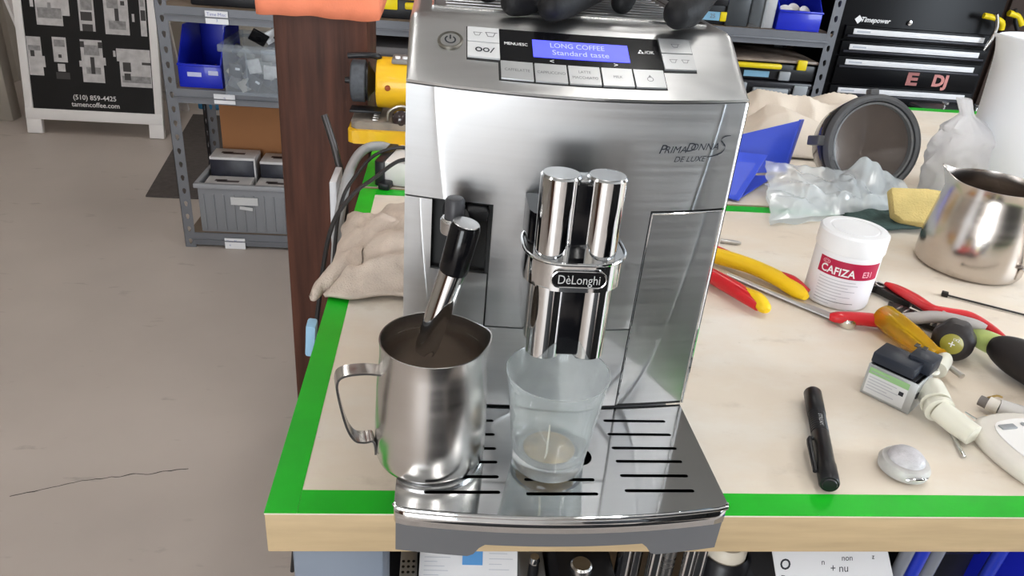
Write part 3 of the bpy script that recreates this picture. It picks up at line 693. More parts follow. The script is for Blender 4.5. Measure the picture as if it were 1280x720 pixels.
o=tube('hose',[(.048,.882,.030),(.024,.885,.036),(-.004,.872,.033),(-.020,.820,.022),(-.026,.74,.0),(-.028,.66,-.05),(-.03,.61,-.18),(-.03,.60,-.40)],.0085,mat('grey_hose',(.30,.30,.30),.5),None,14,6); tag(o,'grey hose looping up over the green tape behind the cables','hose')
# things hanging in the gap between post and bench
wpn=thing('support_plate','narrow white metal plate standing between the post and the bench','plate',(-.049,.80,-.9)); box('plate',(.012,.08,.908),(.002,0,.454),mat('off_white_metal',(.55,.55,.57),.4),wpn,.002); box('plate_foot',(.022,.13,.01),(0,0,.005),mat('off_white_metal',(.55,.55,.57),.4),wpn,.002)
o=tube('metal_bar',[(-.078,.895,.085),(-.052,.875,.0),(-.040,.86,-.12),(-.04,.85,-.8985)],.0065,mat('dark_metal',(.06,.055,.055),.4,.6),None,10,3); tag(o,'dark bent metal bar leaning between the post and the bench behind the white plate','bar')
o=box('blue_tag',(.012,.018,.05),(-.016,.33,-.035),mat('pale_blue',(.28,.48,.66),.6),None,.003,(.2,.1,0)); tag(o,'small pale blue tag stuck to the left bench edge below the towel','tag')
# sawdust-coloured wood scraps near the grinder
scr=mat('brown_scrap',(.30,.17,.09),.8,var=.4,scale=60)
for i,(x,y,a,l) in enumerate(((.085,.985,.3,.05),(.105,.955,-.4,.045),(.070,.962,1.0,.03))):
    o=prism('wood_scrap',[(-l/2,-.004),(-l*.1,-.009),(l/2,-.003),(l*.4,.006),(0,.003),(-l*.4,.007)],0,.004,scr,None,(x,y,.0008),(0,0,a),smooth=0)
    tag(o,['longest curled brown wood scrap, behind the white adaptor','curled brown wood scrap nearest the coffee machine','shortest brown wood scrap, nearest the white adaptor'][i],'scrap','wood scraps by the grinder')
# bench grinder
yel=mat('yellow_paint',(.80,.46,.015),.4,var=.06,scale=12,coat=.2)
gr=thing('bench_grinder','yellow bench grinder with a dark grinding wheel on the rear bench','grinder',(.03,1.09,0))
prism('base',rrect(.20,.145,.012),0,.026,yel,gr,(.018,-.01,.0),bev=.003)
prism('base_top',rrect(.19,.13,.012),.0,.014,mat('dusty_grey',(.25,.22,.19),.8,var=.2,scale=30),gr,(.018,-.005,.026),bev=.003)
for lx_ in (-.030,.052):
    for i in range(6): box('louvre',(.012,.006,.004),(lx_,-.055+i*.016,.042),steel,gr,.001)
bm=bmesh.new(); add_lathe(bm,[(0,-.02),(.050,-.02),(.050,.14),(0,.14)],40,Matrix.Translation((-.010,0,.105))@Matrix.Rotation(PI/2,4,'Y'))
bmesh.ops.bevel(bm,geom=[e for e in bm.edges if e.calc_length()<.02 and abs(e.verts[0].co.x-e.verts[1].co.x)<1e-5],offset=.004,segments=2,profile=.5,affect='EDGES'); finish('motor_housing',bm,yel,gr)
bm=bmesh.new(); add_box(bm,(.11,.055,.010),(.055,-.004,.153),.003); finish('control_plate',bm,mat('plate_grey',(.22,.21,.20),.5),gr)
for i in range(3): lathe('knob',[(0,0),(.005,0),(.005,.004),(0,.004)],whitep,gr,(.012+i*.014,-.022,.158),n=14)
box('rating_label',(.030,.012,.001),(.075,-.024,.1585),whitep,gr,0)
lathe('bolt',[(0,0),(.006,0),(.005,.003),(0,.004)],mat('rusty_bolt',(.25,.06,.02),.5,.5),gr,(-.006,-.0495,.105),(PI/2,0,0),n=14)
bm=bmesh.new(); add_lathe(bm,[(.010,-.015),(.036,-.015),(.041,-.012),(.0415,.012),(.036,.015),(.010,.015)],44,Matrix.Translation((-.066,0,.105))@Matrix.Rotation(PI/2,4,'Y'),True); finish('grinding_wheel',bm,mat('wheel_stone',(.075,.08,.09),.8,var=.2,scale=90),gr)
bm=bmesh.new(); add_lathe(bm,[(0,-.084),(.006,-.084),(.007,-.078),(.007,-.040),(.038,-.040),(.039,-.036),(.030,-.034),(.012,-.02),(.012,.012),(0,.012)],20,Matrix.Translation((-.010,0,.105))@Matrix.Rotation(PI/2,4,'Y')); finish('arbor',bm,blackp,gr)
tube('guard_bar',[(-.085,-.015,.156),(-.05,-.018,.160),(-.028,-.012,.157),(-.026,.0,.150)],.006,blackp,gr,12,4)
box('tool_rest',(.062,.04,.005),(-.050,-.028,.055),blackp,gr,.001)
bm=bmesh.new(); add_lathe(bm,[(0,0),(.016,0),(.019,.006),(.016,.016),(.008,.020),(0,.021)],28,Matrix.Translation((.022,-.050,.046))@Matrix.Rotation(PI/2.4,4,'X')); finish('arbor_knob',bm,mat('dark_knob',(.03,.02,.02),.15,coat=.5),gr)
tube('handle_arc',[(-.005,-.055,.042),(-.002,-.058,.062),(.022,-.060,.074),(.046,-.058,.062),(.050,-.055,.042)],.003,steel,gr,10,4)
# ------------------------------------------------------------------ right side of the front bench
# white tablet jar with a crimson label
jr=thing('tablet_jar','white plastic cleaning tablet jar with a crimson label','jar',(.684,.419,0))
JR=.0425
lathe('jar_body',[(0,0),(JR-.004,0),(JR-.001,.0015),(JR,.005),(JR,.0745),(JR-.002,.078),(0,.078)],whitep,jr,n=56)
lathe('jar_lid',[(0,.0782),(JR+.0012,.0782),(JR+.0018,.080),(JR+.0016,.1015),(JR-.001,.1045),(JR-.010,.1050),(JR-.011,.1040),(JR-.0125,.1040),(JR-.0135,.1050),(0,.1050)],whitep,jr,n=56)
ja0=math.atan2(-.89,-.56)+.10
def jf(off,cu=0,cv=0): return lambda u,v:(lambda a:Vector(((JR+off)*math.cos(a),(JR+off)*math.sin(a),cv+v)))(ja0+(u+cu)/JR)
def jband(name,u0,u1,v0,v1,m,off):
    bm=bmesh.new(); f=jf(off); n=18; A=[[bm.verts.new(f(u0+(u1-u0)*i/n,v)) for v in (v0,v1)] for i in range(n+1)]
    for a,b in zip(A,A[1:]): bm.faces.new((a[0],b[0],b[1],a[1]))
    return finish(name,bm,m,jr,recalc=False)
jband('paper_label',-.037,.050,.004,.074,mat('label_white',(.78,.77,.80),.45),.0002)
cr=jband('crimson_band',-.037,.050,.047,.070,mat('crimson',(.42,.012,.055),.4),.0004)
lettering('CAFIZA',.0150,jf(.0006,-.0095,.0545),inkw,cr,sx=.88,bold=.0003)
lettering('E31',.0115,jf(.0006,.0300,.0550),mat('pink_ink',(.85,.45,.5),.5),cr,sx=.88,bold=.0002)
icon('icon',ring(0,0,.0034,.0006)+ring(0,0,.0016,.0006),lambda u,v: jf(.0006,-.0265,.0645)(u*1.3,v*.8),mat('pink_ink',(.85,.45,.5),.5),cr)
lt=mat('pale_print',(.42,.42,.46),.6)
for i,(ww,m_) in enumerate(((.048,lt),(.052,lt),(.040,lt),(.050,lt),(.034,lt),(.046,lt),(.030,lt),(.052,inkm),(.022,lt))):
    z=.0425-.0044*i; jband('print_line',-.031,-.031+ww,z-.0005,z+.0003,m_,.0005)
# helper: tapered grip shape along a path
redg=mat('red_grip',(.62,.015,.022),.35,var=.05,coat=.3); yelg=mat('yellow_grip',(.86,.55,.01),.4,var=.04)
pl=thing('pliers','yellow and red handled pliers lying against the right side of the machine','pliers',(0,0,0))
tube('yellow_grip',[(.500,.545,.013),(.520,.525,.014),(.548,.503,.015),(.580,.475,.016),(.607,.440,.015),(.622,.408,.013),(.628,.392,.012)],[.0105,.0125,.0135,.0125,.0125,.0120,.0055],yelg,pl,16,5,.85)
tube('red_inset',[(.505,.552,.016),(.525,.537,.019),(.550,.517,.018),(.578,.492,.016)],[.004,.0075,.007,.004],redg,pl,12,5,.8)
tube('red_tip',[(.606,.450,.020),(.620,.425,.0205),(.633,.402,.015)],[.004,.008,.006],redg,pl,12,5,.8)
tube('red_grip',[(.492,.478,.012),(.507,.455,.013),(.525,.420,.014),(.543,.382,.014),(.552,.362,.013)],[.0095,.0115,.0125,.0115,.0095],redg,pl,16,5,.85)
tube('yellow_grip',[(.484,.505,.012),(.488,.490,.0125),(.498,.472,.0165)],[.009,.0105,.0075],yelg,pl,14,5,.8)
tube('yellow_tip',[(.541,.392,.019),(.551,.372,.0185),(.556,.356,.013),(.557,.350,.012)],[.006,.0098,.0095,.004],yelg,pl,14,5,.8)
prism('plier_head',[(.478,.505),(.505,.532),(.490,.565),(.455,.600),(.435,.600),(.448,.560),(.462,.520)],.006,.018,steel,pl,bev=.002)
# combination spanner with a ring end
wr=thing('spanner','thin steel spanner lying between the pliers and the white jar','spanner',(0,0,0))
tube('shaft',[(.548,.470,.0045),(.600,.408,.0045),(.655,.347,.0045)],[.006,.0062,.0075],steel,wr,12,3,.55)
bm=bmesh.new(); add_lathe(bm,[(.0060,0),(.0105,0),(.0115,.002),(.0115,.010),(.0100,.0125),(.0072,.0125),(.0060,.010)],24,Matrix.Translation((.662,.339,.0004)),True); finish('ring_end',bm,mat('bright_steel',(.75,.73,.66),.2,1.0),wr)
# small steel tip just showing at the machine's right side
o=tube('steel_bit',[(.575,.590,.004),(.600,.5845,.004),(.606,.583,.004)],[.0035,.0035,.002],steel,None,10); tag(o,'short steel bit poking out right of the machine above the pliers','bit')
# red dipped handle tool with grey shaft
rh=thing('grip_pliers','red-dipped handle lying under the amber screwdriver, grey shaft beyond','pliers',(0,0,0))
tube('red_handle',[(.640,.345,.0095),(.650,.341,.011),(.680,.337,.012),(.712,.331,.012)],[.0055,.0088,.0102,.0100],redg,rh,14,4,.85)
tube('grey_handle',[(.706,.335,.011),(.735,.327,.020),(.765,.318,.029),(.800,.300,.031),(.812,.290,.030)],[.0085,.0098,.0095,.0085,.0060],mat('grey_rubber',(.42,.39,.38),.5),rh,14,4,.75)
# wire strippers: black jaws, red handle
ws=thing('wire_stripper','black wire stripper with a bent red handle behind the amber screwdriver','wire stripper',(0,0,0))
blm=mat('blackened_steel',(.035,.032,.03),.4,.5,var=.2,scale=40)
prism('jaw',[(.744,.448),(.737,.436),(.742,.428),(.748,.430),(.750,.420),(.760,.400),(.772,.384),(.783,.392),(.776,.412),(.766,.432),(.756,.446)],.004,.014,blm,ws,bev=.0015)
bm=bmesh.new(); add_tube(bm,[Vector((.7545+.0075*math.cos(a*PI/8)*1.4*.55,.434+.0075*math.sin(a*PI/8)*1.1,.0148)) for a in range(17)],.0012,8); finish('jaw_loop',bm,steel,ws)
prism('stripper_body',[(.748,.395),(.760,.384),(.790,.345),(.775,.325),(.752,.350),(.742,.375)],.003,.010,blm,ws,bev=.001)
bm=bmesh.new()
for i in range(6): add_box(bm,(.016,.0022,.003),(.7505+i*.0052,.372-i*.0075,.011),.0006,Matrix.Rotation(.62,3,'Z'))
finish('tooth',bm,steel,ws)
tube('red_handle',[(.762,.433,.017),(.768,.415,.018),(.775,.385,.020),(.780,.352,.022),(.800,.345,.022),(.825,.338,.021),(.838,.315,.018),(.842,.292,.015)],[.0035,.0075,.0085,.0080,.0072,.0072,.0068,.0065],redg,ws,14,5,.8)
tube('black_handle',[(.780,.388,.008),(.800,.362,.009),(.828,.335,.009),(.838,.300,.009)],[.005,.0065,.0075,.007],blm,ws,12,5,.7)
# amber screwdriver
am=mat('amber_acetate',(1.0,.58,.02),.12,trans=.65,ior=1.46,var=.08,scale=30)
sd=thing('amber_screwdriver','clear amber handled screwdriver pointing toward the viewer, by the pump','screwdriver',(.708,.330,.019),rot=None)
d0=(Vector((.722,.236,.018))-Vector((.704,.338,.019))); Ls=d0.length; Rm=axis_rot(d0).to_4x4()
bm=bmesh.new(); n=36; rings=[]
for r,z in ((0,0),(.010,0),(.0150,.003),(.0172,.010),(.0174,.030),(.0160,.060),(.0125,Ls-.020),(.0110,Ls-.010),(.0125,Ls-.002),(.006,Ls),(0,Ls)):
    if r<1e-6: rings.append([bm.verts.new(Rm@Vector((0,0,z)))]); continue
    fl=.10 if .003<z<Ls-.008 else .03
    rings.append([bm.verts.new(Rm@Vector((r*(1-fl*(.5+.5*math.cos(6*2*PI*i/n)))*math.cos(2*PI*i/n),r*(1-fl*(.5+.5*math.cos(6*2*PI*i/n)))*math.sin(2*PI*i/n),z))) for i in range(n)])
for a,b in zip(rings,rings[1:]):
    for i in range(n):
        j=(i+1)%n
        if len(a)==1: bm.faces.new((a[0],b[i],b[j]))
        elif len(b)==1: bm.faces.new((a[i],a[j],b[0]))
        else: bm.faces.new((a[i],a[j],b[j],b[i]))
hh=finish('screwdriver_handle',bm,am,sd,smooth=25)
sd.location=(.704,.338,.019)
bm=bmesh.new(); add_tube(bm,[d0*.15,d0*.999,d0*1.35],.0033,12); finish('blade',bm,steel,sd)
# black round ended driver, olive end cap with a cross facing the viewer
bs_=thing('stubby_driver','black handled driver with an olive cap marked by a white plus','screwdriver',(.752,.262,.0255))
d1=(CAM-Vector((.752,.262,.0255))); d1.z=.16; d1.normalize(); Rk=axis_rot(d1).to_4x4()
bm=bmesh.new(); n=42; rings=[]
for r,z in ((0,-.095),(.009,-.095),(.012,-.085),(.013,-.07),(.019,-.052),(.0235,-.030),(.0245,-.012),(.0232,.000),(.0190,.006),(.0150,.0085),(0,.0085)):
    if r<1e-6: rings.append([bm.verts.new(Rk@Vector((0,0,z)))]); continue
    fl=.09 if -.06<z<-.005 else 0
    rings.append([bm.verts.new(Rk@Vector((r*(1-fl*(.5+.5*math.cos(7*2*PI*i/n)))*math.cos(2*PI*i/n),r*(1-fl*(.5+.5*math.cos(7*2*PI*i/n)))*math.sin(2*PI*i/n),z))) for i in range(n)])
for a,b in zip(rings,rings[1:]):
    for i in range(n):
        j=(i+1)%n
        if len(a)==1: bm.faces.new((a[0],b[i],b[j]))
        elif len(b)==1: bm.faces.new((a[i],a[j],b[0]))
        else: bm.faces.new((a[i],a[j],b[j],b[i]))
rub=mat('black_rubber',(.022,.018,.018),.5,var=.15)
finish('driver_handle',bm,rub,bs_,smooth=35)
bm=bmesh.new(); add_lathe(bm,[(0,.0088),(.0118,.0088),(.0125,.0086),(.0125,.0080),(0,.0080)],32,Rk); oc_=finish('end_cap',bm,mat('olive_cap',(.30,.28,.04),.3,coat=.4),bs_)
px_=Vector((-d1.y,d1.x,0)).normalized(); px_=-px_ if px_.x<0 else px_; py_=d1.cross(px_); py_=-py_ if py_.z<0 else py_
o=quads('lettering',[(-.0035,.0035,-.0007,.0007),(-.0007,.0007,-.0035,.0035)],lambda u,v: d1*.0094+px_*(u)+py_*v,inkw,oc_)
lettering('1X2',.0045,lambda u,v: d1*.0094+px_*(u+.003)+py_*(v+.0062),inkw,oc_)
# driver with a fat black rubber handle and a pale green neck
fd=thing('fat_driver','fat black rubber driver handle with a pale green neck, at right edge','screwdriver',(0,0,0))
tube('green_neck',[(.801,.292,.018),(.806,.280,.020),(.812,.262,.022)],[.0095,.0128,.0135],mat('pale_green',(.55,.66,.22),.3,trans=.2,var=.15,scale=50),fd,18,4)
tube('rubber_handle',[(.806,.262,.022),(.810,.250,.024),(.818,.225,.0255),(.836,.175,.0255),(.858,.120,.0235),(.862,.105,.0225)],[.0120,.0185,.0235,.0240,.0205,.008],rub,fd,24,5)
tube('driver_shaft',[(.803,.297,.018),(.792,.330,.022),(.787,.350,.024)],.003,steel,fd,10)
o=tube('metal_clip',[(.868,.262,.004),(.874,.248,.004),(.880,.235,.004),(.894,.222,.004)],[.003,.0035,.0035,.002],chrome,None,10,3); tag(o,'little chrome clip beside the fat black driver handle','clip')
# zip tie
zt=thing('zip_tie','black cable tie lying in front of the big steel pitcher','cable tie',(0,0,0))
zd=Vector((.955,.372,0))-Vector((.853,.436,0)); za=math.atan2(zd.y,zd.x)
box('tie_strap',(zd.length+.06,.0042,.0014),(.853+zd.x/2+.027,.436+zd.y/2-.017,.0026),cab,zt,.0003,(0,0,za))
box('tie_head',(.0085,.0085,.0065),(.856,.434,.0035),cab,zt,.001,(0,0,za))
# vibratory pump / solenoid
pu=thing('solenoid_pump','small pump with a black coil, printed label and cream plastic outlet tube','pump',(.6405,.1500,.0006),math.atan2(.0415,-.0335))
gal=mat('galvanised',(.50,.52,.53),.38,.75,var=.08,scale=20)
# local x along the labelled face (away left-back), local y outward (front-left) is +y? face normal is +y rotated
Lx=.0535
bm=bmesh.new(); add_box(bm,(Lx,.0015,.038),(Lx/2,.0,.019),.0004); add_box(bm,(Lx,.0015,.038),(Lx/2,-.044,.019),.0004); add_box(bm,(.0015,.044,.038),(.001,-.022,.019),.0004); add_box(bm,(Lx,.044,.0015),(Lx/2,-.022,.001),.0004); add_box(bm,(.0015,.044,.038),(Lx-.001,-.022,.019),.0004)
finish('steel_frame',bm,gal,pu)
box('coil',(.044,.041,.036),(Lx/2,-.022,.0205),blackp,pu,.003)
navy=mat('navy_plastic',(.020,.024,.035),.35)
box('coil_top',(.046,.034,.013),(Lx/2+.004,-.018,.0455),navy,pu,.002)
box('coil_top',(.026,.028,.017),(.012,-.036,.0475),navy,pu,.002)
for dx in (0,.008): box('terminal',(.0045,.008,.001),(.018+dx,-.047,.0565),chrome,pu,0)
lb=plane_fn((Lx/2,.0008,.019),(-1,0,0),(0,0,1),.0002)
l_=quads('label',[(-.024,.019,-.016,.0155)],lb,mat('label_grey',(.66,.66,.66),.5),pu)
lb2=plane_fn((Lx/2,.0008,.019),(-1,0,0),(0,0,1),.0004)
quads('green_print',[(-.024,.019,.008,.0155)],lb2,mat('label_green',(.28,.48,.22),.5),l_)
quads('print_line',[(-.022,-.022+w_,.004-.0036*i,.0049-.0036*i) for i,w_ in enumerate((.030,.026,.033,.022,.030))]+[(-.022,-.002,.0105,.0117)],lb2,lt,l_)
quads('print_line',[(.011,.016,-.002,.003)],lb2,inkd,l_)
bm=bmesh.new(); add_box(bm,(.0012,.006,.006),(-.0002,-.006,.022)); finish('frame_slot',bm,darkgap,pu)
cream=mat('cream_nylon',(.72,.70,.60),.35,var=.04,sub=.2,coat=.2)
w2l=Matrix.Rotation(-math.atan2(.0415,-.0335),4,'Z')@Matrix.Translation((-.6405,-.1500,-.0006))
def PL(x,y,z): return w2l@Vector((x,y,z))
tube('outlet_tube',[PL(.668,.168,.022),PL(.664,.150,.021),PL(.661,.142,.020)],[.015,.015,.0155],cream,pu,24)
tube('outlet_tube',[PL(.662,.145,.020),PL(.660,.136,.0195)],[.0125,.0125],cream,pu,24)
tube('outlet_tube',[PL(.6605,.1375,.0195),PL(.6600,.1330,.019)],[.0152,.0152],cream,pu,24)
tube('outlet_tube',[PL(.6600,.134,.019),PL(.667,.117,.0165),PL(.677,.0985,.0140),PL(.6772,.0980,.0140)],[.0118,.0122,.0115,.008],cream,pu,24)
bm=bmesh.new(); add_tube(bm,[PL(.672,.180,.038)+Vector((.006*math.cos(a),.006*math.sin(a),0)) for a in [i*PI/8 for i in range(17)]],.0025,8); finish('washer',bm,cream,pu)
tube('inlet_tube',[PL(.700,.205,.022),PL(.722,.228,.022),PL(.728,.234,.022)],[.0095,.0090,.006],cream,pu,18)
# pin, ball, pen torch
o=tube('steel_pin',[(.6735,.136,.0025),(.6590,.0795,.0025),(.6588,.0785,.0025)],[.0022,.0022,.0012],chrome,None,12); tag(o,'short thin steel pin lying under the cream pump tube','pin')
wk=thing('glass_float','round frosted glass and metal cap lying on the bench near the tape','cap',(.583,.060,.0006))
lathe('flange',[(0,0),(.018,0),(.0225,.003),(.0235,.009),(.0210,.0135),(.0165,.0150),(0,.015)],mat('smoky_glass',(.66,.64,.62),.30,trans=.30,var=.15,scale=60),wk,n=40)
lathe('dome',[(0,.0235),(.007,.0232),(.0130,.0215),(.0160,.0185),(.0170,.0152),(0,.0152)],mat('frosted_metal',(.55,.53,.55),.38,.0,var=.15,scale=120,bump=.4,bscale=500),wk,n=40)
tube('wire_clip',[(-.010,-.0215,.008),(-.002,-.0240,.010),(.006,-.0232,.010),(.012,-.0200,.008)],.0014,chrome,wk,8,3)
pe=thing('pen_torch','slim black pen torch with a pocket clip standing out on the bench','torch',(.5405,.1720,.0102))
dp=Vector((.4935,.0290,.0102))-Vector((.5405,.1720,.0102)); Lp=dp.length; Rp=axis_rot(dp).to_4x4(); pkm=mat('anodised_black',(.022,.022,.024),.32,.4,var=.2,scale=50)
bm=bmesh.new(); add_lathe(bm,[(0,0),(.0086,0),(.0092,.0012),(.0092,.040),(.0088,.041),(.0082,.042),(.0082,.075),(.0086,.076),(.0086,Lp-.028),(.0092,Lp-.026),(.0092,Lp-.002),(.0082,Lp),(0,Lp)],28,Rp); finish('torch_body',bm,pkm,pe)
bm=bmesh.new(); add_lathe(bm,[(0,Lp+.0003),(.0068,Lp+.0003),(.0062,Lp+.0016),(0,Lp+.0022)],24,Rp); finish('tail_button',bm,blackp,pe)
bm=bmesh.new(); 
for i in range(9): add_lathe(bm,[(.0082,.0445+i*.0005+i*.0030),(.0087,.0450+i*.0035),(.0082,.0460+i*.0035)],24,Rp)
finish('knurl_ring',bm,pkm,pe)
sdv=Vector((dp.y,-dp.x,0)).normalized(); sdv = sdv if sdv.x<0 else -sdv
tube('pocket_clip',[dp*.58+sdv*.0085+Vector((0,0,.003)),dp*.60+sdv*.0125+Vector((0,0,.002)),dp*.75+sdv*.0120+Vector((0,0,.001)),dp*.90+sdv*.0110],[.0022,.0026,.0024,.0022],blackp,pe,8,3)
du=dp.normalized()
lettering('STREAM',.0055,lambda u,v: dp*.40+du*u+Vector((0,0,math.sqrt(.0086**2-min(v,.008)**2)+.0001))-sdv*v,mat('pale_print2',(.45,.45,.45),.5),pe,sx=1.0)
# white moulded tool body and the small valve stem, bottom right
wt=thing('white_gauge','off-white moulded plastic gauge body with a small grey latch, right edge','gauge',(0,0,0))
offw=mat('off_white_abs',(.70,.66,.60),.4,var=.03)
oln=smooth_path([(.700,.128,0),(.689,.116,0),(.684,.095,0),(.687,.065,0),(.697,.038,0),(.722,.018,0),(.765,.012,0),(.805,.030,0),(.822,.075,0),(.812,.112,0),(.780,.133,0),(.735,.136,0),(.700,.128,0)],5)[:-1]
cxy=Vector((.750,.075,0)); bm=bmesh.new(); RG=[]
for s_,z_ in ((.90,.0004),(.97,.0012),(1.0,.005),(1.0,.0125),(.975,.0165),(.92,.0182)): RG.append([bm.verts.new(((p-cxy)*s_+cxy).xy.to_tuple()+(z_,)) for p in oln])
for A_,B_ in zip(RG,RG[1:]):
    for i in range(len(oln)): bm.faces.new((A_[i],A_[(i+1)%len(oln)],B_[(i+1)%len(oln)],B_[i]))
bm.faces.new(RG[0][::-1]); bm.faces.new(RG[-1]); finish('gauge_body',bm,offw,wt,smooth=60)
cxy=Vector((.750,.075,0)); prism('gauge_face',[((p-cxy)*.76+cxy).to_2d()[:] for p in oln],.018,.0195,mat('face_white',(.78,.76,.74),.45),wt,bev=.0008)
box('grey_latch',(.018,.007,.002),(.717,.106,.0202),mat('latch_grey',(.28,.29,.30),.4),wt,.0006,(0,0,.15)); lathe('latch_dot',[(0,0),(.003,0),(.003,.001),(0,.001)],mat('latch_grey',(.28,.29,.30),.4),wt,(.738,.111,.0195),n=14)
for dx in (0,.009): tube('prong',[(.694+dx,.131,.010),(.689+dx,.143,.010)],.0012,chrome,wt,8)
vs=thing('valve','pale grey plastic valve stem with a small brass clip, right edge','valve',(0,0,0))
tube('stem',[(.729,.1655,.0105),(.734,.1585,.0105)],[.0058,.0062],mat('dark_grey_tip',(.20,.18,.17),.5),vs,16)
tube('stem',[(.734,.1585,.0115),(.741,.150,.0115)],[.0080,.0085],offw,vs,18); tube('stem',[(.7405,.1505,.012),(.770,.128,.012),(.800,.112,.012)],[.0096,.0104,.0104],mat('stem_grey',(.52,.50,.48),.45),vs,20)
tube('brass_clip',[(.728,.148,.002),(.733,.141,.002),(.740,.140,.003),(.744,.1405,.002)],.0016,mat('brass',(.55,.38,.14),.3,1.0),vs,8,3)
tube('brass_clip',[(.737,.165,.014),(.742,.160,.0205),(.7445,.1555,.0215)],.0012,mat('brass',(.55,.38,.14),.3,1.0),vs,8,3)
# big steel pitcher on the right
pm2=mat('old_pitcher_steel',(.58,.53,.49),.22,1.0,var=.08,scale=4,bump=.015,bscale=12,stretch=(1,1,10),aniso=.5,rvar=.06)
p2=pitcher('large worn steel pitcher with a wide spout behind the cable tie', (.958,.543,.0006), math.radians(150), .137,.0755,.0640,.0012,.012,.0095,pm2,hr=math.radians(150))
# yellow sponge leaning on a dark green scouring pad
spg=mat('yellow_sponge',(.70,.55,.22),.9,var=.15,scale=25,bump=1.0,bscale=300)
def rbox(name,s,c,m,par,bev,rx,rz,seg=2):
    bm=bmesh.new(); add_box(bm,s,(0,0,0),bev); o=finish(name,bm,m,par,c); o.rotation_euler=(rx,0,rz); return o
o=prism('sponge',[(-.047,-.020),(-.032,-.031),(.012,-.033),(.014,-.029),(.017,-.033),(.050,-.027),(.056,.030),(.010,.032),(-.050,.029)],-.010,.010,spg,None,(.950,.686,.040),(math.radians(46),0,math.radians(-8)),bev=.003); tag(o,'yellow foam sponge leaning behind the large pitcher, edge of a clear bag on it','sponge')
def pad(u,v):
    x=.838+.150*u; y=.648+.10*v+.03*u; return Vector((x,y,.004+.006*(1+nz3(u*4,v*4,3))))
o=surf('scouring_pad',pad,20,14,mat('dark_green_pad',(.05,.085,.08),.95,var=.3,scale=50,bump=.8,bscale=300),None,.006); tag(o,'dark green scouring cloth under the yellow sponge and clear bag','cloth')
# clear plastic bag
film=bpy.data.materials.new('clear_film'); film.use_nodes=True; nt=film.node_tree; N,L=nt.nodes,nt.links
bb=N['Principled BSDF']; bb.inputs['Base Color'].default_value=(.86,.92,.95,1); bb.inputs['Roughness'].default_value=.05; bb.inputs['Specular IOR Level'].default_value=1.0
tr=N.new('ShaderNodeBsdfTransparent'); tr.inputs[0].default_value=(.93,.96,.97,1); ms=N.new('ShaderNodeMixShader'); ms.inputs[0].default_value=.42
L.new(tr.outputs[0],ms.inputs[1]); L.new(bb.outputs[0],ms.inputs[2]); L.new(ms.outputs[0],N['Material Output'].inputs[0])
def film_fn(lift,seed):
    c=[Vector((.688,.668,0)),Vector((1.010,.765,0)),Vector((.985,.805,0)),Vector((.750,.885,0))]
    def f(u,v):
        p=(c[0]*(1-u)+c[1]*u)*(1-v)+(c[3]*(1-u)+c[2]*u)*v
        e=min(1,min(u,1-u,v,1-v)*5)
        r=abs(nz3(p.x,p.y,seed,16))+.5*abs(nz3(p.x,p.y,seed+3,34))+.15*abs(nz3(p.x,p.y,seed+5,70))
        h=lift*e*(.35+1.1*r)+.036*v+.022*math.exp(-((u-.72)**2/.03+(v-.75)**2/.06))+.012
        return Vector((p.x+.006*nz3(p.x,p.y,seed,30),p.y+.006*nz3(p.y,p.x,seed,30),h))
    return f
bag=surf('plastic_bag',film_fn(.020,2),90,46,film,None,0,smooth=28); tag(bag,'crumpled clear plastic bag spread in front of the smoked hopper','plastic bag')
b2_=surf('bag_underside',lambda u,v: Vector((*film_fn(.004,8)(u,v).xy,.003+.03*v*min(1,(1-v)*3)+.004*nz3(u*9,v*9))),40,20,film,bag,0,smooth=80)
# blue plastic scoop bin
bl=mat('translucent_blue',(.05,.10,.72),.3,var=.08,scale=12,trans=.15,coat=.3)
sb=thing('blue_bin','translucent blue plastic scoop bin tipped on its side by the machine','bin',(0,0,0))
def slab3(name,P,th,m,par):
    P=[Vector(p) for p in P]; nn=(P[1]-P[0]).cross(P[2]-P[0]).normalized()*th; bm=bmesh.new()
    a=[bm.verts.new(p) for p in P]; b=[bm.verts.new(p+nn) for p in P]; bm.faces.new(a[::-1]); bm.faces.new(b)
    for i in range(len(P)): bm.faces.new((a[i],a[(i+1)%len(P)],b[(i+1)%len(P)],b[i]))
    return bevmod(finish(name,bm,m,par,smooth=30),.0008)
slab3('bin_side',[(.640,.905,.004),(.820,.945,.008),(.848,.985,.104),(.640,.955,.052)],.0025,bl,sb)
slab3('bin_side',[(.640,.900,.003),(.665,.775,.003),(.800,.930,.003)],.0025,bl,sb)
slab3('bin_side',[(.630,.800,.004),(.668,.772,.004),(.760,.900,.052),(.640,.905,.058)],.0025,bl,sb)
slab3('bin_rim',[(.818,.940,.006),(.826,.950,.006),(.854,.988,.106),(.844,.983,.106)],.004,bl,sb)
# cream cloth heap
def heap(u,v):
    x=.755+.42*u+.10*v; y=1.06+.44*v
    e=min(1,min(u,1-u,v,1-v)*5)
    r=1-abs(nz3(x*.8,y*1.2,3,4.2))*2.6; r2_=1-abs(nz3(x,y,8,9))*2.2
    h=.006+e*(.026+.040*r+.012*r2_)
    return Vector((x+.02*nz3(x,y,2,9),y+.02*nz3(x,y,5,9),max(.004,h)))
o=surf('drop_cloth',heap,90,80,mat('cream_canvas',(.70,.62,.53),.92,var=.06,scale=12,bump=.4,bscale=300),None,.003); tag(o,'cream canvas cloth bunched up on the rear bench behind the blue bin','cloth')
